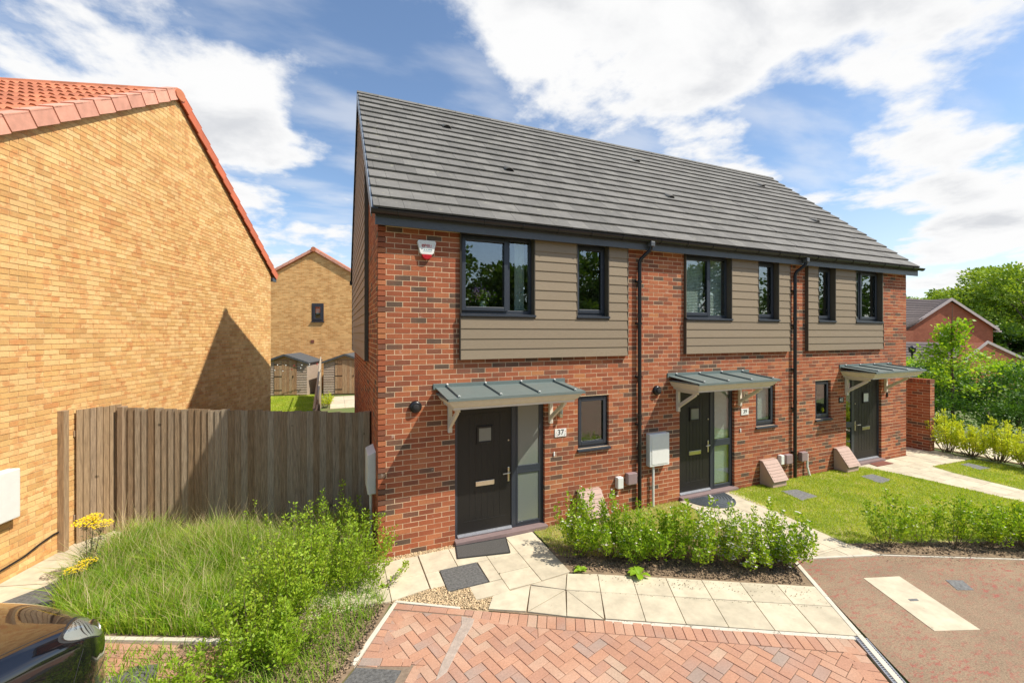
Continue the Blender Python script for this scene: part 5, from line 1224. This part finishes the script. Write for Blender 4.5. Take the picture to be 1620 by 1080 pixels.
blades('lawn_grass', [(2.36,-.03),(5.36,-.03),(5.34,-1.4),(4.5,-1.9),(2.36,-.92)], 9000, .01, .045, .006, 'lawn', 7, .9, label='patchy green grass behind the flowering hedge')
blades('lawn_grass', [(-3.6,13.2),(-1.25,12.8),(-1.25,17.6),(-3.9,18.0)], 16000, .03, .07, .012, 'lawn', 8, .6, label='bright green lawn in front of the left shed')
# bark and dead leaves in the beds
pebbles('bark_mulch', [([(2.36,-1.28),(4.86,-2.70),(5.33,-2.2),(5.2,-1.9),(2.4,-.95)], 3400), ([(6.55,-2.28),(8.7,-3.1),(11.2,-4.3),(11.2,-5.0),(8.3,-3.44),(6.7,-2.62)], 2200), ([(-1.2,-.6),(.0,-1.05),(-.38,-1.86),(-.76,-2.3),(-1.5,-1.6),(-1.40,-1.1)], 3200)], 0, z=.002, size=(.006, .018), mat='bark', flat=.35, seed=8, label='dark bark mulch and dead twigs in the planting beds')
pebbles('leaf_litter', [([(2.3,-1.32),(4.86,-2.80),(4.7,-3.0),(2.5,-1.62)], 170), ([(6.4,-2.55),(8.3,-3.45),(11.3,-5.0),(11.2,-5.3),(8.25,-3.75),(6.5,-2.85)], 900), ([(2.3,-.2),(5.4,-.2),(5.4,-.02),(2.4,-.02)], 150)], 0, z=.004, size=(.003, .009), mat='bark', flat=.3, seed=9, label='dead leaf crumbs scattered on the path edge')
# hedge along the path
rg_ = random.Random(11)
HB = [(2.66,-.98),(3.02,-1.22),(3.33,-1.42),(3.62,-1.58),(3.93,-1.78),(4.22,-1.90),(4.50,-2.08),(4.80,-2.20),(5.05,-2.30)]
desc = ['leftmost hedge shrub, nearest the doormat of number 37', 'second hedge shrub from door 37, in front of the hidden meter box', 'third hedge shrub, left of the black downpipe', 'hedge shrub in front of the black downpipe foot',
        'hedge shrub below the tall pale meter box', 'hedge shrub before the door of number 39, flecked with white blossom', 'white flowered hedge shrub, third from the tarmac end', 'white flowered hedge shrub, next to last on the tarmac side', 'rightmost hedge shrub beside the pale tarmac kerb']
for i, (x, y) in enumerate(HB):
    plant('hedge_shrub', (x, y, 0), desc[i], 'shrub', 'flowering hedge shrubs beside the front path', shoots=rg_.randint(17, 32), hvar=.6, h=.86+.20*rg_.random()-(.12 if i in (2, 3) else 0), spread=.27+.06*rg_.random(), leaves=92, ls=.040+.008*rg_.random(), seed=20+i, flowers=('whiteflower', 260 if i > 4 else (110 if i < 2 else 22), .019), twig=.09, bare=.25)
HC = [(7.0,-2.50),(7.45,-2.72),(7.90,-2.92),(8.32,-3.12),(8.75,-3.32),(9.2,-3.54),(9.65,-3.76),(10.1,-4.0)]
desc = ['leftmost tall thin shrub at the tarmac edge, beside the path to number 39', 'sparse shrub second from the path of number 39 at the tarmac edge', 'third shrub along the tarmac edge, with reddish young shoots', 'fourth shrub along the tarmac edge in front of the lawn',
        'dense shrub along the tarmac edge, behind the small iron road cover', 'sixth shrub along the tarmac edge, near the right of the view', 'seventh shrub along the tarmac edge at the right border', 'last shrub along the tarmac edge, mostly past the right border']
for i, (x, y) in enumerate(HC):
    plant('hedge_shrub', (x, y, 0), desc[i], 'shrub', 'young shrubs along the tarmac edge', shoots=[13, 9, 14, 16, 26, 26, 26, 24][i], h=[.95, .70, .85, .70, .75, .85, .8, .8][i], spread=.27, leaves=90, ls=.044, seed=40+i, mat='hedge', flowers=('whiteflower', 22, .015), twig=.09, bare=.2)
for i, (x, y, h) in enumerate([(14.45,-.28,1.15),(14.50,-.72,.95),(14.50,-1.18,1.15),(14.45,-1.70,1.05),(14.45,-2.2,1.1)]):
    plant('bright_shrub', (x, y, 0), ['yellow-green shrub touching the end of the garden wall', 'low yellow-green shrub second from the garden wall', 'upright yellow-green shrub third from the garden wall', 'broad yellow-green shrub fourth from the garden wall', 'yellow-green shrub at the right border, beyond the small lawn'][i],
          'shrub', 'yellow-green shrubs beside the small lawn', shoots=24, h=h, spread=.42, leaves=80, ls=.062, seed=60+i, mat='lime', twig=.10, stem_r=.008)
# overgrown shrubs on the left
for i, (x, y, h, sp, sh, lb) in enumerate([(-.98,-.72,1.25,.55,44,'tall overgrown green shrub in the middle of the left bed'), (-.45,-.55,1.0,.42,30,'overgrown shrub leaning over the slabs toward the front wall'), (-1.30,-1.25,.80,.45,34,'leafy overgrown shrub beside the left paving edge'),
                                         (-.62,.35,1.10,.45,30,'green shrub in front of the fence, beside the white conduit'), (-.95,-1.55,.62,.30,20,'low shrub nearest the camera in the left bed'), (-1.65,-1.75,.42,.30,16,'small sprawling green plant beside the car nose')]):
    plant('wild_shrub', (x, y, 0), lb, 'shrub', 'overgrown shrubs left of the front door', shoots=sh, h=h, spread=sp, leaves=120, ls=.036, seed=80+i, mat='wild', twig=.13, bare=.12, lean=(.25 if i == 1 else 0, 0), hvar=.5)
for i, (x, y, ln) in enumerate(((-.15,-.35,(.5,-.1)),(-.05,-.70,(.45,.1)),(-.9,-.05,(.0,.1)))):
    plant('wild_shrub', (x, y, 0), ['thin arching shoots reaching over the slabs toward the doormat of number 37', 'low thin shoots lying across the slabs beside the gravel pocket', 'tall thin shoots standing behind the overgrown shrub in front of the fence'][i], 'shrub', 'overgrown shrubs left of the front door', shoots=[7, 6, 9][i], h=[.75, .45, 1.35][i], spread=.25, leaves=60, ls=.034, seed=120+i, mat='wild', twig=.07, bare=.25, lean=ln, hvar=.6)
plant('wild_shrub', (-1.60, .62, 0), 'single tall shoot with small leaves rising against the fence', 'shrub', shoots=3, h=1.15, spread=.08, leaves=60, ls=.026, seed=95, mat='wild', twig=.06)
# dock plants at the path edge
def broadleaf(x, y, lb, n, s, seed):
    rg = np.random.default_rng(seed); t = thing('dock_plant', (x, y, 0), lb, 'weed'); 
    for k in range(n):
        a = rg.uniform(0, 6.28); d = Vector((math.cos(a), math.sin(a), 0)); sd = Vector((-d.y, d.x, 0)); L_ = s*rg.uniform(.7, 1.1); p = []; w = L_*.24; el = rg.uniform(.4, 1.0)
        b = MB(); pr = []
        for q, ww in ((0, .1), (.3, .9), (.6, 1.0), (.85, .6), (1, .05)): 
            c = Vector((x, y, .01))+d*(L_*q)+Z*(L_*el*q*(1.25-q)); pr += [c-sd*w*ww+Z*.012*ww, c, c+sd*w*ww+Z*.012*ww]
        fs = []
        for i in range(4): fs += [(3*i, 3*i+1, 3*i+4, 3*i+3), (3*i+1, 3*i+2, 3*i+5, 3*i+4)]
        b.add(pr, fs).build('leaf', MT['lime' if False else 'maple'], t, True)
broadleaf(2.43, -1.36, 'small broad leaved weed at the left corner of the hedge bed', 9, .10, 1); broadleaf(3.08, -1.74, 'larger broad leaved weed on the slab edge below the hedge', 14, .15, 2)
# ragwort with flat yellow heads
def ragwort(x, y, heads, lb, seed):
    rg = np.random.default_rng(seed); t = thing('ragwort', (x, y, 0), lb, 'flower'); P = []; D = []; V = []; F = []; sb = MB()
    for (dx, dy, h, r) in heads:
        c = np.array([x+dx, y+dy, h]); n = int(260*(r/.16)**2)
        mid = np.array([x+dx*.7, y+dy*.7, h*.6]); sb.tube([(x, y, 0), tuple(mid), tuple(c-np.array([0, 0, .08]))], [.006, .005, .003], 5, False)
        for k in range(14):
            a = rg.uniform(0, 6.28); q = r*rg.uniform(.3, 1); sb.tube([tuple(c-np.array([0, 0, .14])), (c[0]+q*math.cos(a), c[1]+q*math.sin(a), h-.01)], .0018, 3, False)
        for k in range(n):
            a = rg.uniform(0, 6.28); q = r*math.sqrt(rg.uniform(0, 1)); p = np.array([c[0]+q*math.cos(a), c[1]+q*math.sin(a), h+rg.uniform(-.02, .015)-.03*(q/r)**2]); s = rg.uniform(.007, .012); b = len(V)
            for m_ in range(6): V.append(p+np.array([s*math.cos(m_*1.047), s*math.sin(m_*1.047), rg.uniform(-.002, .002)]))
            F.append([b, b+1, b+2, b+3]); F.append([b+3, b+4, b+5, b])
        for k in range(160):
            u = rg.uniform(.1, .95); p = np.array([x, y, 0])*(1-u)+c*u; o = rg.normal(0, 1, 3); P.append(p+o*.025); D.append(o+np.array([0, 0, .3]))
    np_mesh('flower_head', np.array(V), np.array(F), MT['yellowflower'], t); Vv, Ff = leaf_arrays(np.array(P), np.array(D), .035, rg, .3); np_mesh('leaves', Vv, Ff, MT['greyleaf'], t); sb.build('stems', MT['stem'], t)
ragwort(-3.42, .80, [(-.02,.04,.80,.14),(.14,.0,.76,.12),(.03,.10,.83,.10)], 'tall ragwort with flat bright yellow flower heads before the gate', 1)
ragwort(-3.50, .62, [(.06,-.02,.32,.11),(.14,.05,.36,.09)], 'low ragwort with bright yellow flower head beside the dark cover', 2)
# ------------------------------------------------------------------ trees
def tree(name, x, y, z, h, cr, label, group=None, clumps=60, per=220, ls=.22, mat='treegreen', trunk=.25, seed=0, base=.3, squash=.9, cs=.28, limbs=14):
    rg = np.random.default_rng(seed); t = thing(name, (x, y, z), label, 'tree', group); cz = z+h*(base+(1-base)/2); rz = h*(1-base)/2; P = []; D = []; sb = MB(); cen = []
    for k in range(clumps):
        v = rg.normal(size=3); v /= np.linalg.norm(v); rr = rg.uniform(.45, 1.0)**.6; lump = 1+.22*math.sin(3*v[0]+seed)*math.cos(2.6*v[1]-seed)
        c = np.array([x+v[0]*cr*rr*lump, y+v[1]*cr*rr*lump, cz+v[2]*rz*rr*lump]); cen.append(c)
        r = cr*cs*rg.uniform(.6, 1.2); q = rg.normal(size=(per, 3)); q /= np.linalg.norm(q, axis=1, keepdims=True); q *= (rg.uniform(0, 1, (per, 1))**.45)*np.array([r, r, r*.62]); P.append(c+q)
        o = q+np.array([v[0]*r, v[1]*r, v[2]*r])*.6+rg.normal(0, r*.5, (per, 3)); D.append(o)
    P = np.concatenate(P); D = np.concatenate(D); keep = P[:, 2] > z+.15; V, F = leaf_arrays(P[keep], D[keep], ls, rg, .62); np_mesh('crown', V, F, MT[mat], t)
    top = np.array([x+rg.normal(0, .02*h), y+rg.normal(0, .02*h), z+h*.82]); sb.tube([(x, y, z-.1), (x+.0, y, z+h*base), tuple((top+np.array([x, y, z+h*base]))/2), tuple(top)], [trunk, trunk*.75, trunk*.45, trunk*.1], 8)
    idx = rg.choice(len(cen), min(limbs, len(cen)), replace=False)
    for i in idx:
        c = cen[i]; u = rg.uniform(.2, .8); b = np.array([x, y, z+h*base])*(1-u)+top*u; b[2] = min(b[2], c[2]-.05*h if c[2] > z+h*base else b[2]); m_ = (b+c)/2+np.array([0, 0, .04*h]); sb.tube([tuple(b), tuple(m_), tuple(c)], [trunk*.32, trunk*.2, trunk*.06], 5)
    sb.build('trunk', MT['trunk'], t, True); return t
# young street tree : upright leader with layered branches
def young_tree(x, y):
    rg = np.random.default_rng(5); t = thing('young_tree', (x, y, -.03), 'slender young tree with fresh light green leaves in front of the red brick gable', 'tree'); sb = MB(); P = []; D = []; Hh = 4.15
    sb.tube([(x, y, -.05), (x+.03, y, 1.4), (x-.02, y+.02, 2.8), (x, y, Hh)], [.05, .042, .025, .006], 8)
    for k in range(50):
        zb = .95+(Hh-1.1)*(k/64)**.9; a = rg.uniform(0, 6.28); ln = max(.22, 1.35*(1-(zb/Hh)**1.6)*rg.uniform(.5, 1.15)); d = np.array([math.cos(a), math.sin(a), .35]); b = np.array([x, y, zb]); e = b+d*ln; m_ = (b+e)/2+np.array([0, 0, .08])
        sb.tube([tuple(b), tuple(m_), tuple(e)], [.012, .008, .003], 4, False)
        for j in range(40):
            u = rg.uniform(.15, 1.05); p = b+(e-b)*u+np.array([0, 0, .08*math.sin(math.pi*min(u, 1))])+rg.normal(0, .085, 3); P.append(p); D.append(rg.normal(0, 1, 3)+d*.6-np.array([0, 0, .2]))
    V, F = leaf_arrays(np.array(P), np.array(D), .115, rg, .8); np_mesh('crown', V, F, MT['maple'], t); sb.build('trunk', MT['trunk'], t, True)
young_tree(19.6, 1.62)
st = MB().tube([(20.3, 1.0, -.2), (20.3, 1.0, .55)], .06, 8).build('tree_stake', MT['pole']); tag(st, 'short wooden stake behind the yellow-green shrubs', 'stake')
# bushes behind the garden wall
BG = 'bushes beyond the garden wall'
def bush(x, y, r, h, lb, mat, seed, ls=.10, clumps=34, per=240, z=-.2): tree('bush', x, y, z, h, r, lb, BG, clumps, per, ls, mat, .06, seed, base=.02, cs=.42, limbs=6)
bush(19.3, 4.2, 1.3, 2.2, 'dark green bush just behind the garden wall', 'darkleaf', 1); bush(22.0, 3.4, 1.6, 2.2, 'dark glossy bush behind the young tree trunk', 'darkleaf', 2)
bush(22.3, .9, 1.7, 2.0, 'dark glossy bush right of the young tree', 'darkleaf', 3); bush(22.6, -1.4, 1.6, 1.9, 'dark glossy bush at the right border', 'darkleaf', 4); bush(25.5, 5.6, 1.9, 2.2, 'mid green bush in front of the tiled wing', 'maple', 5)
bush(25.8, 2.6, 2.0, 2.3, 'light green bush beyond the dark bushes', 'maple', 6); bush(26.5, -.3, 2.1, 2.2, 'light green bush below the red brick wing', 'treelight', 7); bush(24.3, 7.2, 1.5, 3.2, 'grey green feathery bush left of the young tree', 'greyleaf', 8, ls=.09)
bush(24.9, -2.9, 2.0, 2.5, 'light green bush at the far right border', 'treelight', 9)
TG = 'tall trees behind the distant red brick houses'
for i, (px, zd, top, cr, mat, lb) in enumerate([(1650, 46, 408, 7.5, 'treelight', 'tallest broad tree at the right border'), (1570, 54, 428, 6.5, 'treelight', 'broad light green tree right of the red brick gable'), (1592, 42, 520, 4.5, 'treegreen', 'darker tree beside the right eave of the red brick gable'), (1515, 62, 462, 5.5, 'treelight', 'tree crown directly above the red gable peak'),
                                            (1462, 74, 470, 5, 'treegreen', 'small distant tree crown above the dark tiled roof'), (1425, 80, 466, 4, 'treegreen', 'distant tree crown beside the corner of number 41'), (1625, 58, 440, 7, 'treegreen', 'tall tree crown second from the right border')]):
    q = Wp(px, top, zd); hgt = q.z+1.6; tree('tree', q.x, q.y, -1.6, hgt, cr, lb, TG, 85, 330, .34, mat, .35, 100+i, base=.12, cs=.26)
for i, (x, y) in enumerate(((17.6,3.4),(18.8,1.9),(20.2,.2),(20.6,-1.6),(21.5,-3.2))): bush(x, y, 1.05, 1.25, ['low dark bush at the foot of the garden wall end', 'low dark bush under the young tree', 'low dark bush behind the wooden stake', 'low dark bush second from the right border', 'low dark bush at the right border'][i], 'darkleaf', 30+i, .085, 26, 200)
plant('garden_plant', (-.92, 13.6, 0), 'straggly green and yellow plant between the garden fence and cream patio', 'plant', shoots=22, h=.75, spread=.3, leaves=30, ls=.07, seed=7, mat='lime', twig=.1)
# trees across the road, seen reflected in the windows
for i, (x, y, h, cr) in enumerate([(-3,-27,10.5,5),(6,-30,12,6),(15,-27,9.5,5),(25,-30,12,6),(38,-30,11,6),(-14,-24,11,5.5),(50,-26,12,6.5)]):
    tree('tree', x, y, -.05, h, cr, ['broad tree across the road mirrored in the large upper window of number 37', 'tall tree across the road mirrored in the narrow upper window of number 37', 'tree across the road mirrored in the upper windows of number 39', 'tree across the road mirrored in the narrow window of number 41', 'tree across the road mirrored in the last window of number 41', 'tree across the road at the left end of the row', 'tree across the road at the right end of the row'][i], 'row of trees across the road', 60, 200, .42, 'treegreen', .3, 140+i, base=.15)
# flowers standing inside the upper window of number 37
t = thing('flower_vase', (1.62, .25, ZS+.06), 'vase of purple, pink and white flowers inside the upper window of number 37', 'flowers')
MB().lathe((1.62, .25, ZS+.05), Z, [(.05, 0), (.06, .05), (.04, .14), (.045, .16)], 14).build('vase', MT['blind'], t, True)
rg = np.random.default_rng(3); Q = np.array([1.62, .25, ZS+.28])+rg.normal(0, 1, (120, 3))*np.array([.10, .04, .07]); V, F = leaf_arrays(Q, rg.normal(0, 1, (120, 3)), .06, rg, .5); np_mesh('leaves', V, F, MT['maple'], t)
pebbles('joint_moss', [([(2.02,-1.62),(2.06,-1.66),(4.58,-3.07),(4.6,-3.04)], 260), ([(2.30,-1.35),(2.33,-1.35),(4.8,-2.78),(4.8,-2.74)], 200), ([(1.42,-.98),(1.44,-.98),(1.44,-1.0),(1.42,-1.0)], 12), ([(1.5,-1.88),(1.53,-1.90),(4.35,-3.47),(4.34,-3.52)], 200)], 0, z=.0, size=(.002, .006), mat='moss', flat=.5, seed=12, label='tiny moss and dirt crumbs along the paving joints')
simple('purple', 'purple_petals', (.38,.22,.50), .7); simple('pink', 'pink_petals', (.65,.35,.40), .7)
for nm, dx, dz, n, mt in (('purple_flowers', -.08, .36, 90, 'purple'), ('pink_flowers', -.12, .27, 50, 'pink'), ('white_flowers', .08, .29, 60, 'whiteflower')):
    Q = np.array([1.62+dx, .22, ZS+.02+dz])+rg.normal(0, 1, (n, 3))*np.array([.06, .03, .035]); V, F = leaf_arrays(Q, rg.normal(0, 1, (n, 3)), .026, rg, .9); np_mesh('blossom', V, F, MT[mt], t)
# ------------------------------------------------------------------ black car, nose only in view
HD = Vector((.5515, .8345, 0)).normalized(); SD = Vector((HD.y, -HD.x, 0)); NOSE = Vector((-2.86, -1.08, 0))
st_t = [0, .04, .13, .32, .60, .90, 1.12, 1.55, 1.95, 2.6, 3.2, 3.7, 4.0]
Wd = [.42, .63, .765, .855, .875, .87, .87, .87, .87, .87, .86, .80, .62]
zt = [.60, .71, .79, .875, .93, .96, .99, 1.25, 1.43, 1.47, 1.42, 1.12, .75]
zsh = [.55, .64, .715, .80, .85, .875, .90, .91, .93, .95, .95, .92, .68]
ri = [.55, .55, .55, .55, .55, .55, .55, .58, .60, .62, .62, .60, .55]
G = np.zeros((len(st_t), 9, 3))
for i, tt in enumerate(st_t):
    w = Wd[i]; cab = 1.2 < tt < 3.6
    prof = [(0, zt[i]), (w*ri[i]*.6, zt[i]-.008), (w*(ri[i]+.12 if cab else .78), zt[i]-(.05 if cab else .03)), (w*.93, zsh[i]), (w*.985, zsh[i]-.07), (w, zsh[i]*.72), (w*.985, .34), (w*.95, .20), (w*.5, .17)]
    bulge = [0, .01, .03, .0, 0, 0, 0, 0, 0]
    for j, (a, b) in enumerate(prof): G[i, j] = (a, tt+(.05*(a/ w if w else 0)**2 if i < 3 else 0)-(.03 if (i < 2 and 4 <= j <= 7) else 0), b)
def cr_(p0, p1, p2, p3, t): return .5*((2*p1)+(-p0+p2)*t+(2*p0-5*p1+4*p2-p3)*t*t+(-p0+3*p1-3*p2+p3)*t**3)
def ev(u, v):      # u along stations, v across profile
    nu, nv_ = G.shape[:2]; i = min(int(u), nu-2); f = u-i; j = min(int(v), nv_-2); g = v-j
    row = []
    for a in (i-1, i, i+1, i+2):
        a = min(max(a, 0), nu-1); pj = []
        for b in (j-1, j, j+1, j+2):
            if b < 0: q = G[a, -b].copy(); q[0] *= -1
            else: q = G[a, min(b, nv_-1)]
            pj.append(q)
        row.append(cr_(*pj, g))
    return cr_(*row, f)
def cw(p, side=1): return NOSE+SD*(p[0]*side)-HD*p[1]+Z*p[2]
def patch(u0, u1, v0, v1, nu, nv_, off=0, side=1, shape=None):
    vs = []; fs = []
    for i in range(nu+1):
        for j in range(nv_+1):
            fu, fv = i/nu, j/nv_
            if shape: fu, fv = shape(fu, fv)
            u = u0+(u1-u0)*fu; v = v0+(v1-v0)*fv; p = ev(u, v)
            if off:
                e_ = .02; du = ev(min(u+e_, 11.99), v)-ev(max(u-e_, 0), v); dv = ev(u, min(v+e_, 7.99))-ev(u, max(v-e_, 0)); n_ = np.cross(du, dv); n_ /= np.linalg.norm(n_)+1e-9
                if n_[0]*p[0]+n_[2]*.3 < 0: n_ = -n_
                p = p+n_*off
            vs.append(cw(p, side))
    for i in range(nu):
        for j in range(nv_):
            a = i*(nv_+1)+j; q = (a, a+1, a+nv_+2, a+nv_+1); fs.append(q if side == 1 else q[::-1])
    return vs, fs
m, nt, p = material('headlight_inner', (.50,.52,.50), .35, metal=.35); MT['reflector'] = m
car = thing('parked_car', NOSE-HD*2, 'glossy black parked car with only its nose and headlight in view', 'car')
b = MB(); 
for s in (1, -1): vs, fs = patch(0, 12, 0, 8, 96, 48, side=s); b.add(vs, fs)
b.build('body', MT['carpaint'], car, True)
n_ = 24; b = MB(); vs = [cw(ev(0, 8*k/n_)) for k in range(n_+1)]+[cw(ev(0, 8*k/n_), -1) for k in range(n_, 0, -1)]; b.add(vs, [tuple(range(len(vs)))]); b.build('front_bumper', MT['carpaint'], car, True)
def hl(fu, fv):   # rounded lamp outline
    a, c = fu*2-1, fv*2-1; k = 1-.28*c*c; l = 1-.25*a*a; return (a*k*.5+.5+.10*(fv-.5), c*l*.5+.5)
for s in (1, -1):
    vs, fs = patch(.95, 3.55, 1.75, 3.85, 18, 18, .004, s, hl); MB().add(vs, fs).build('headlight', MT['reflector'] if False else MT['lens'], car, True)
    hlo = car.children[-1] if False else [o for o in bpy.data.objects if o.name.startswith('headlight')][-1]
    vs, fs = patch(1.0, 3.5, 1.8, 3.8, 14, 14, .0015, s, hl); MB().add(vs, fs).build('reflector', MT['reflector'], hlo, True)
    c_ = cw(ev(2.1, 2.8), s); MB().lathe(c_-Z*.01, (SD*s+HD*.8+Z*.5), [(.07, -.02), (.072, .004), (.055, .010), (.05, .004)], 18).build('lamp_bowl', MT['chrome'], hlo, True)
    vs, fs = patch(.88, 3.62, 1.68, 3.92, 18, 18, .0012, s, hl); MB().add(vs, fs).build('seal', MT['rubber'], hlo, True)
    for tt, nm in ((.78, 'wheel'), (3.25, 'wheel')):
        u = np.interp(tt, st_t, range(len(st_t))); c = NOSE-HD*tt+Z*.31; ax = SD*s
        w = MB().lathe(c+ax*.70, ax, [(.20, 0), (.29, .0), (.31, .03), (.31, .15), (.29, .18), (.21, .185)], 28).build('wheel', MT['tyre'], car, True)
        MB().lathe(c+ax*.70, ax, [(.05, .15), (.20, .13), (.205, .188), (.19, .17), (.06, .165), (.04, .175)], 24).build('rim', MT['chrome'], w, True)
        pts_ = [NOSE-HD*(tt+.375*math.cos(a_))+ax*(.866 if tt > 1 else .866-.03*max(0, math.cos(a_+math.pi)))+Z*(.31+.375*math.sin(a_)) for a_ in [math.pi*k/20 for k in range(21)]]
        MB().tube(pts_, .014, 8).build('wheel_arch', MT['carpaint'], car, True)
        MB().extrude([NOSE-HD*(tt+.37*math.cos(a_))+ax*.862+Z*(.31+.37*math.sin(a_)) for a_ in [math.pi*k/20 for k in range(21)]], ax*.006).build('arch_liner', MT['rubber'], w)
def seam(pts, nm='panel_gap', r=.0028, mt='rubber', side=1):
    vs = []
    for (u, v) in pts:
        p = ev(u, v); vs.append(cw(p*np.array([1, 1, 1]), side)+Z*.0)
    MB().tube(vs, r, 5).build(nm, MT[mt], car, True)
for s in (1, -1):
    seam([(1.5+k*.45, 2.0+.10*math.sin(k*.3)) for k in range(10)], side=s)           # bonnet shut line
    seam([(3.2+.05*k, 4.3+k*.22) for k in range(7)], side=s); seam([(1.0+.25*k, 5.4+.05*k) for k in range(8)], side=s)
    for nm, (u0, u1, v0, v1) in (('side_window', (7.0, 9.0, 2.05, 2.9)), ('side_window', (9.1, 10.4, 2.05, 2.9))):
        vs, fs = patch(u0, u1, v0, v1, 10, 6, .003, s); MB().add(vs, fs).build(nm, MT['rubber'] if False else MT['blackpvc'], car, True)
    MB().obox(cw(ev(6.6, 3), s)+SD*s*.02, SD*s*.18, -HD*.09, Z*.12).build('door_mirror', MT['carpaint'], car, bevel=.03)
vs, fs = patch(6.1, 7.9, -0.0, 1.9, 10, 8, .003); vs2, fs2 = patch(6.1, 7.9, 0.0, 1.9, 10, 8, .003, -1); MB().add(vs, fs).add(vs2, fs2).build('windscreen', MT['blackpvc'], car, True)
for k in range(3): 
    q = NOSE+HD*.045+Z*(.30+k*.07); MB().obox(q-SD*.32, SD*.64, HD*.02, Z*.03).build('grille_bar', MT['blackpvc'], car)
MB().obox(NOSE+HD*.05-SD*.25+Z*.2, SD*.5, HD*.015, Z*.08).build('number_plate', MT['white'], car)
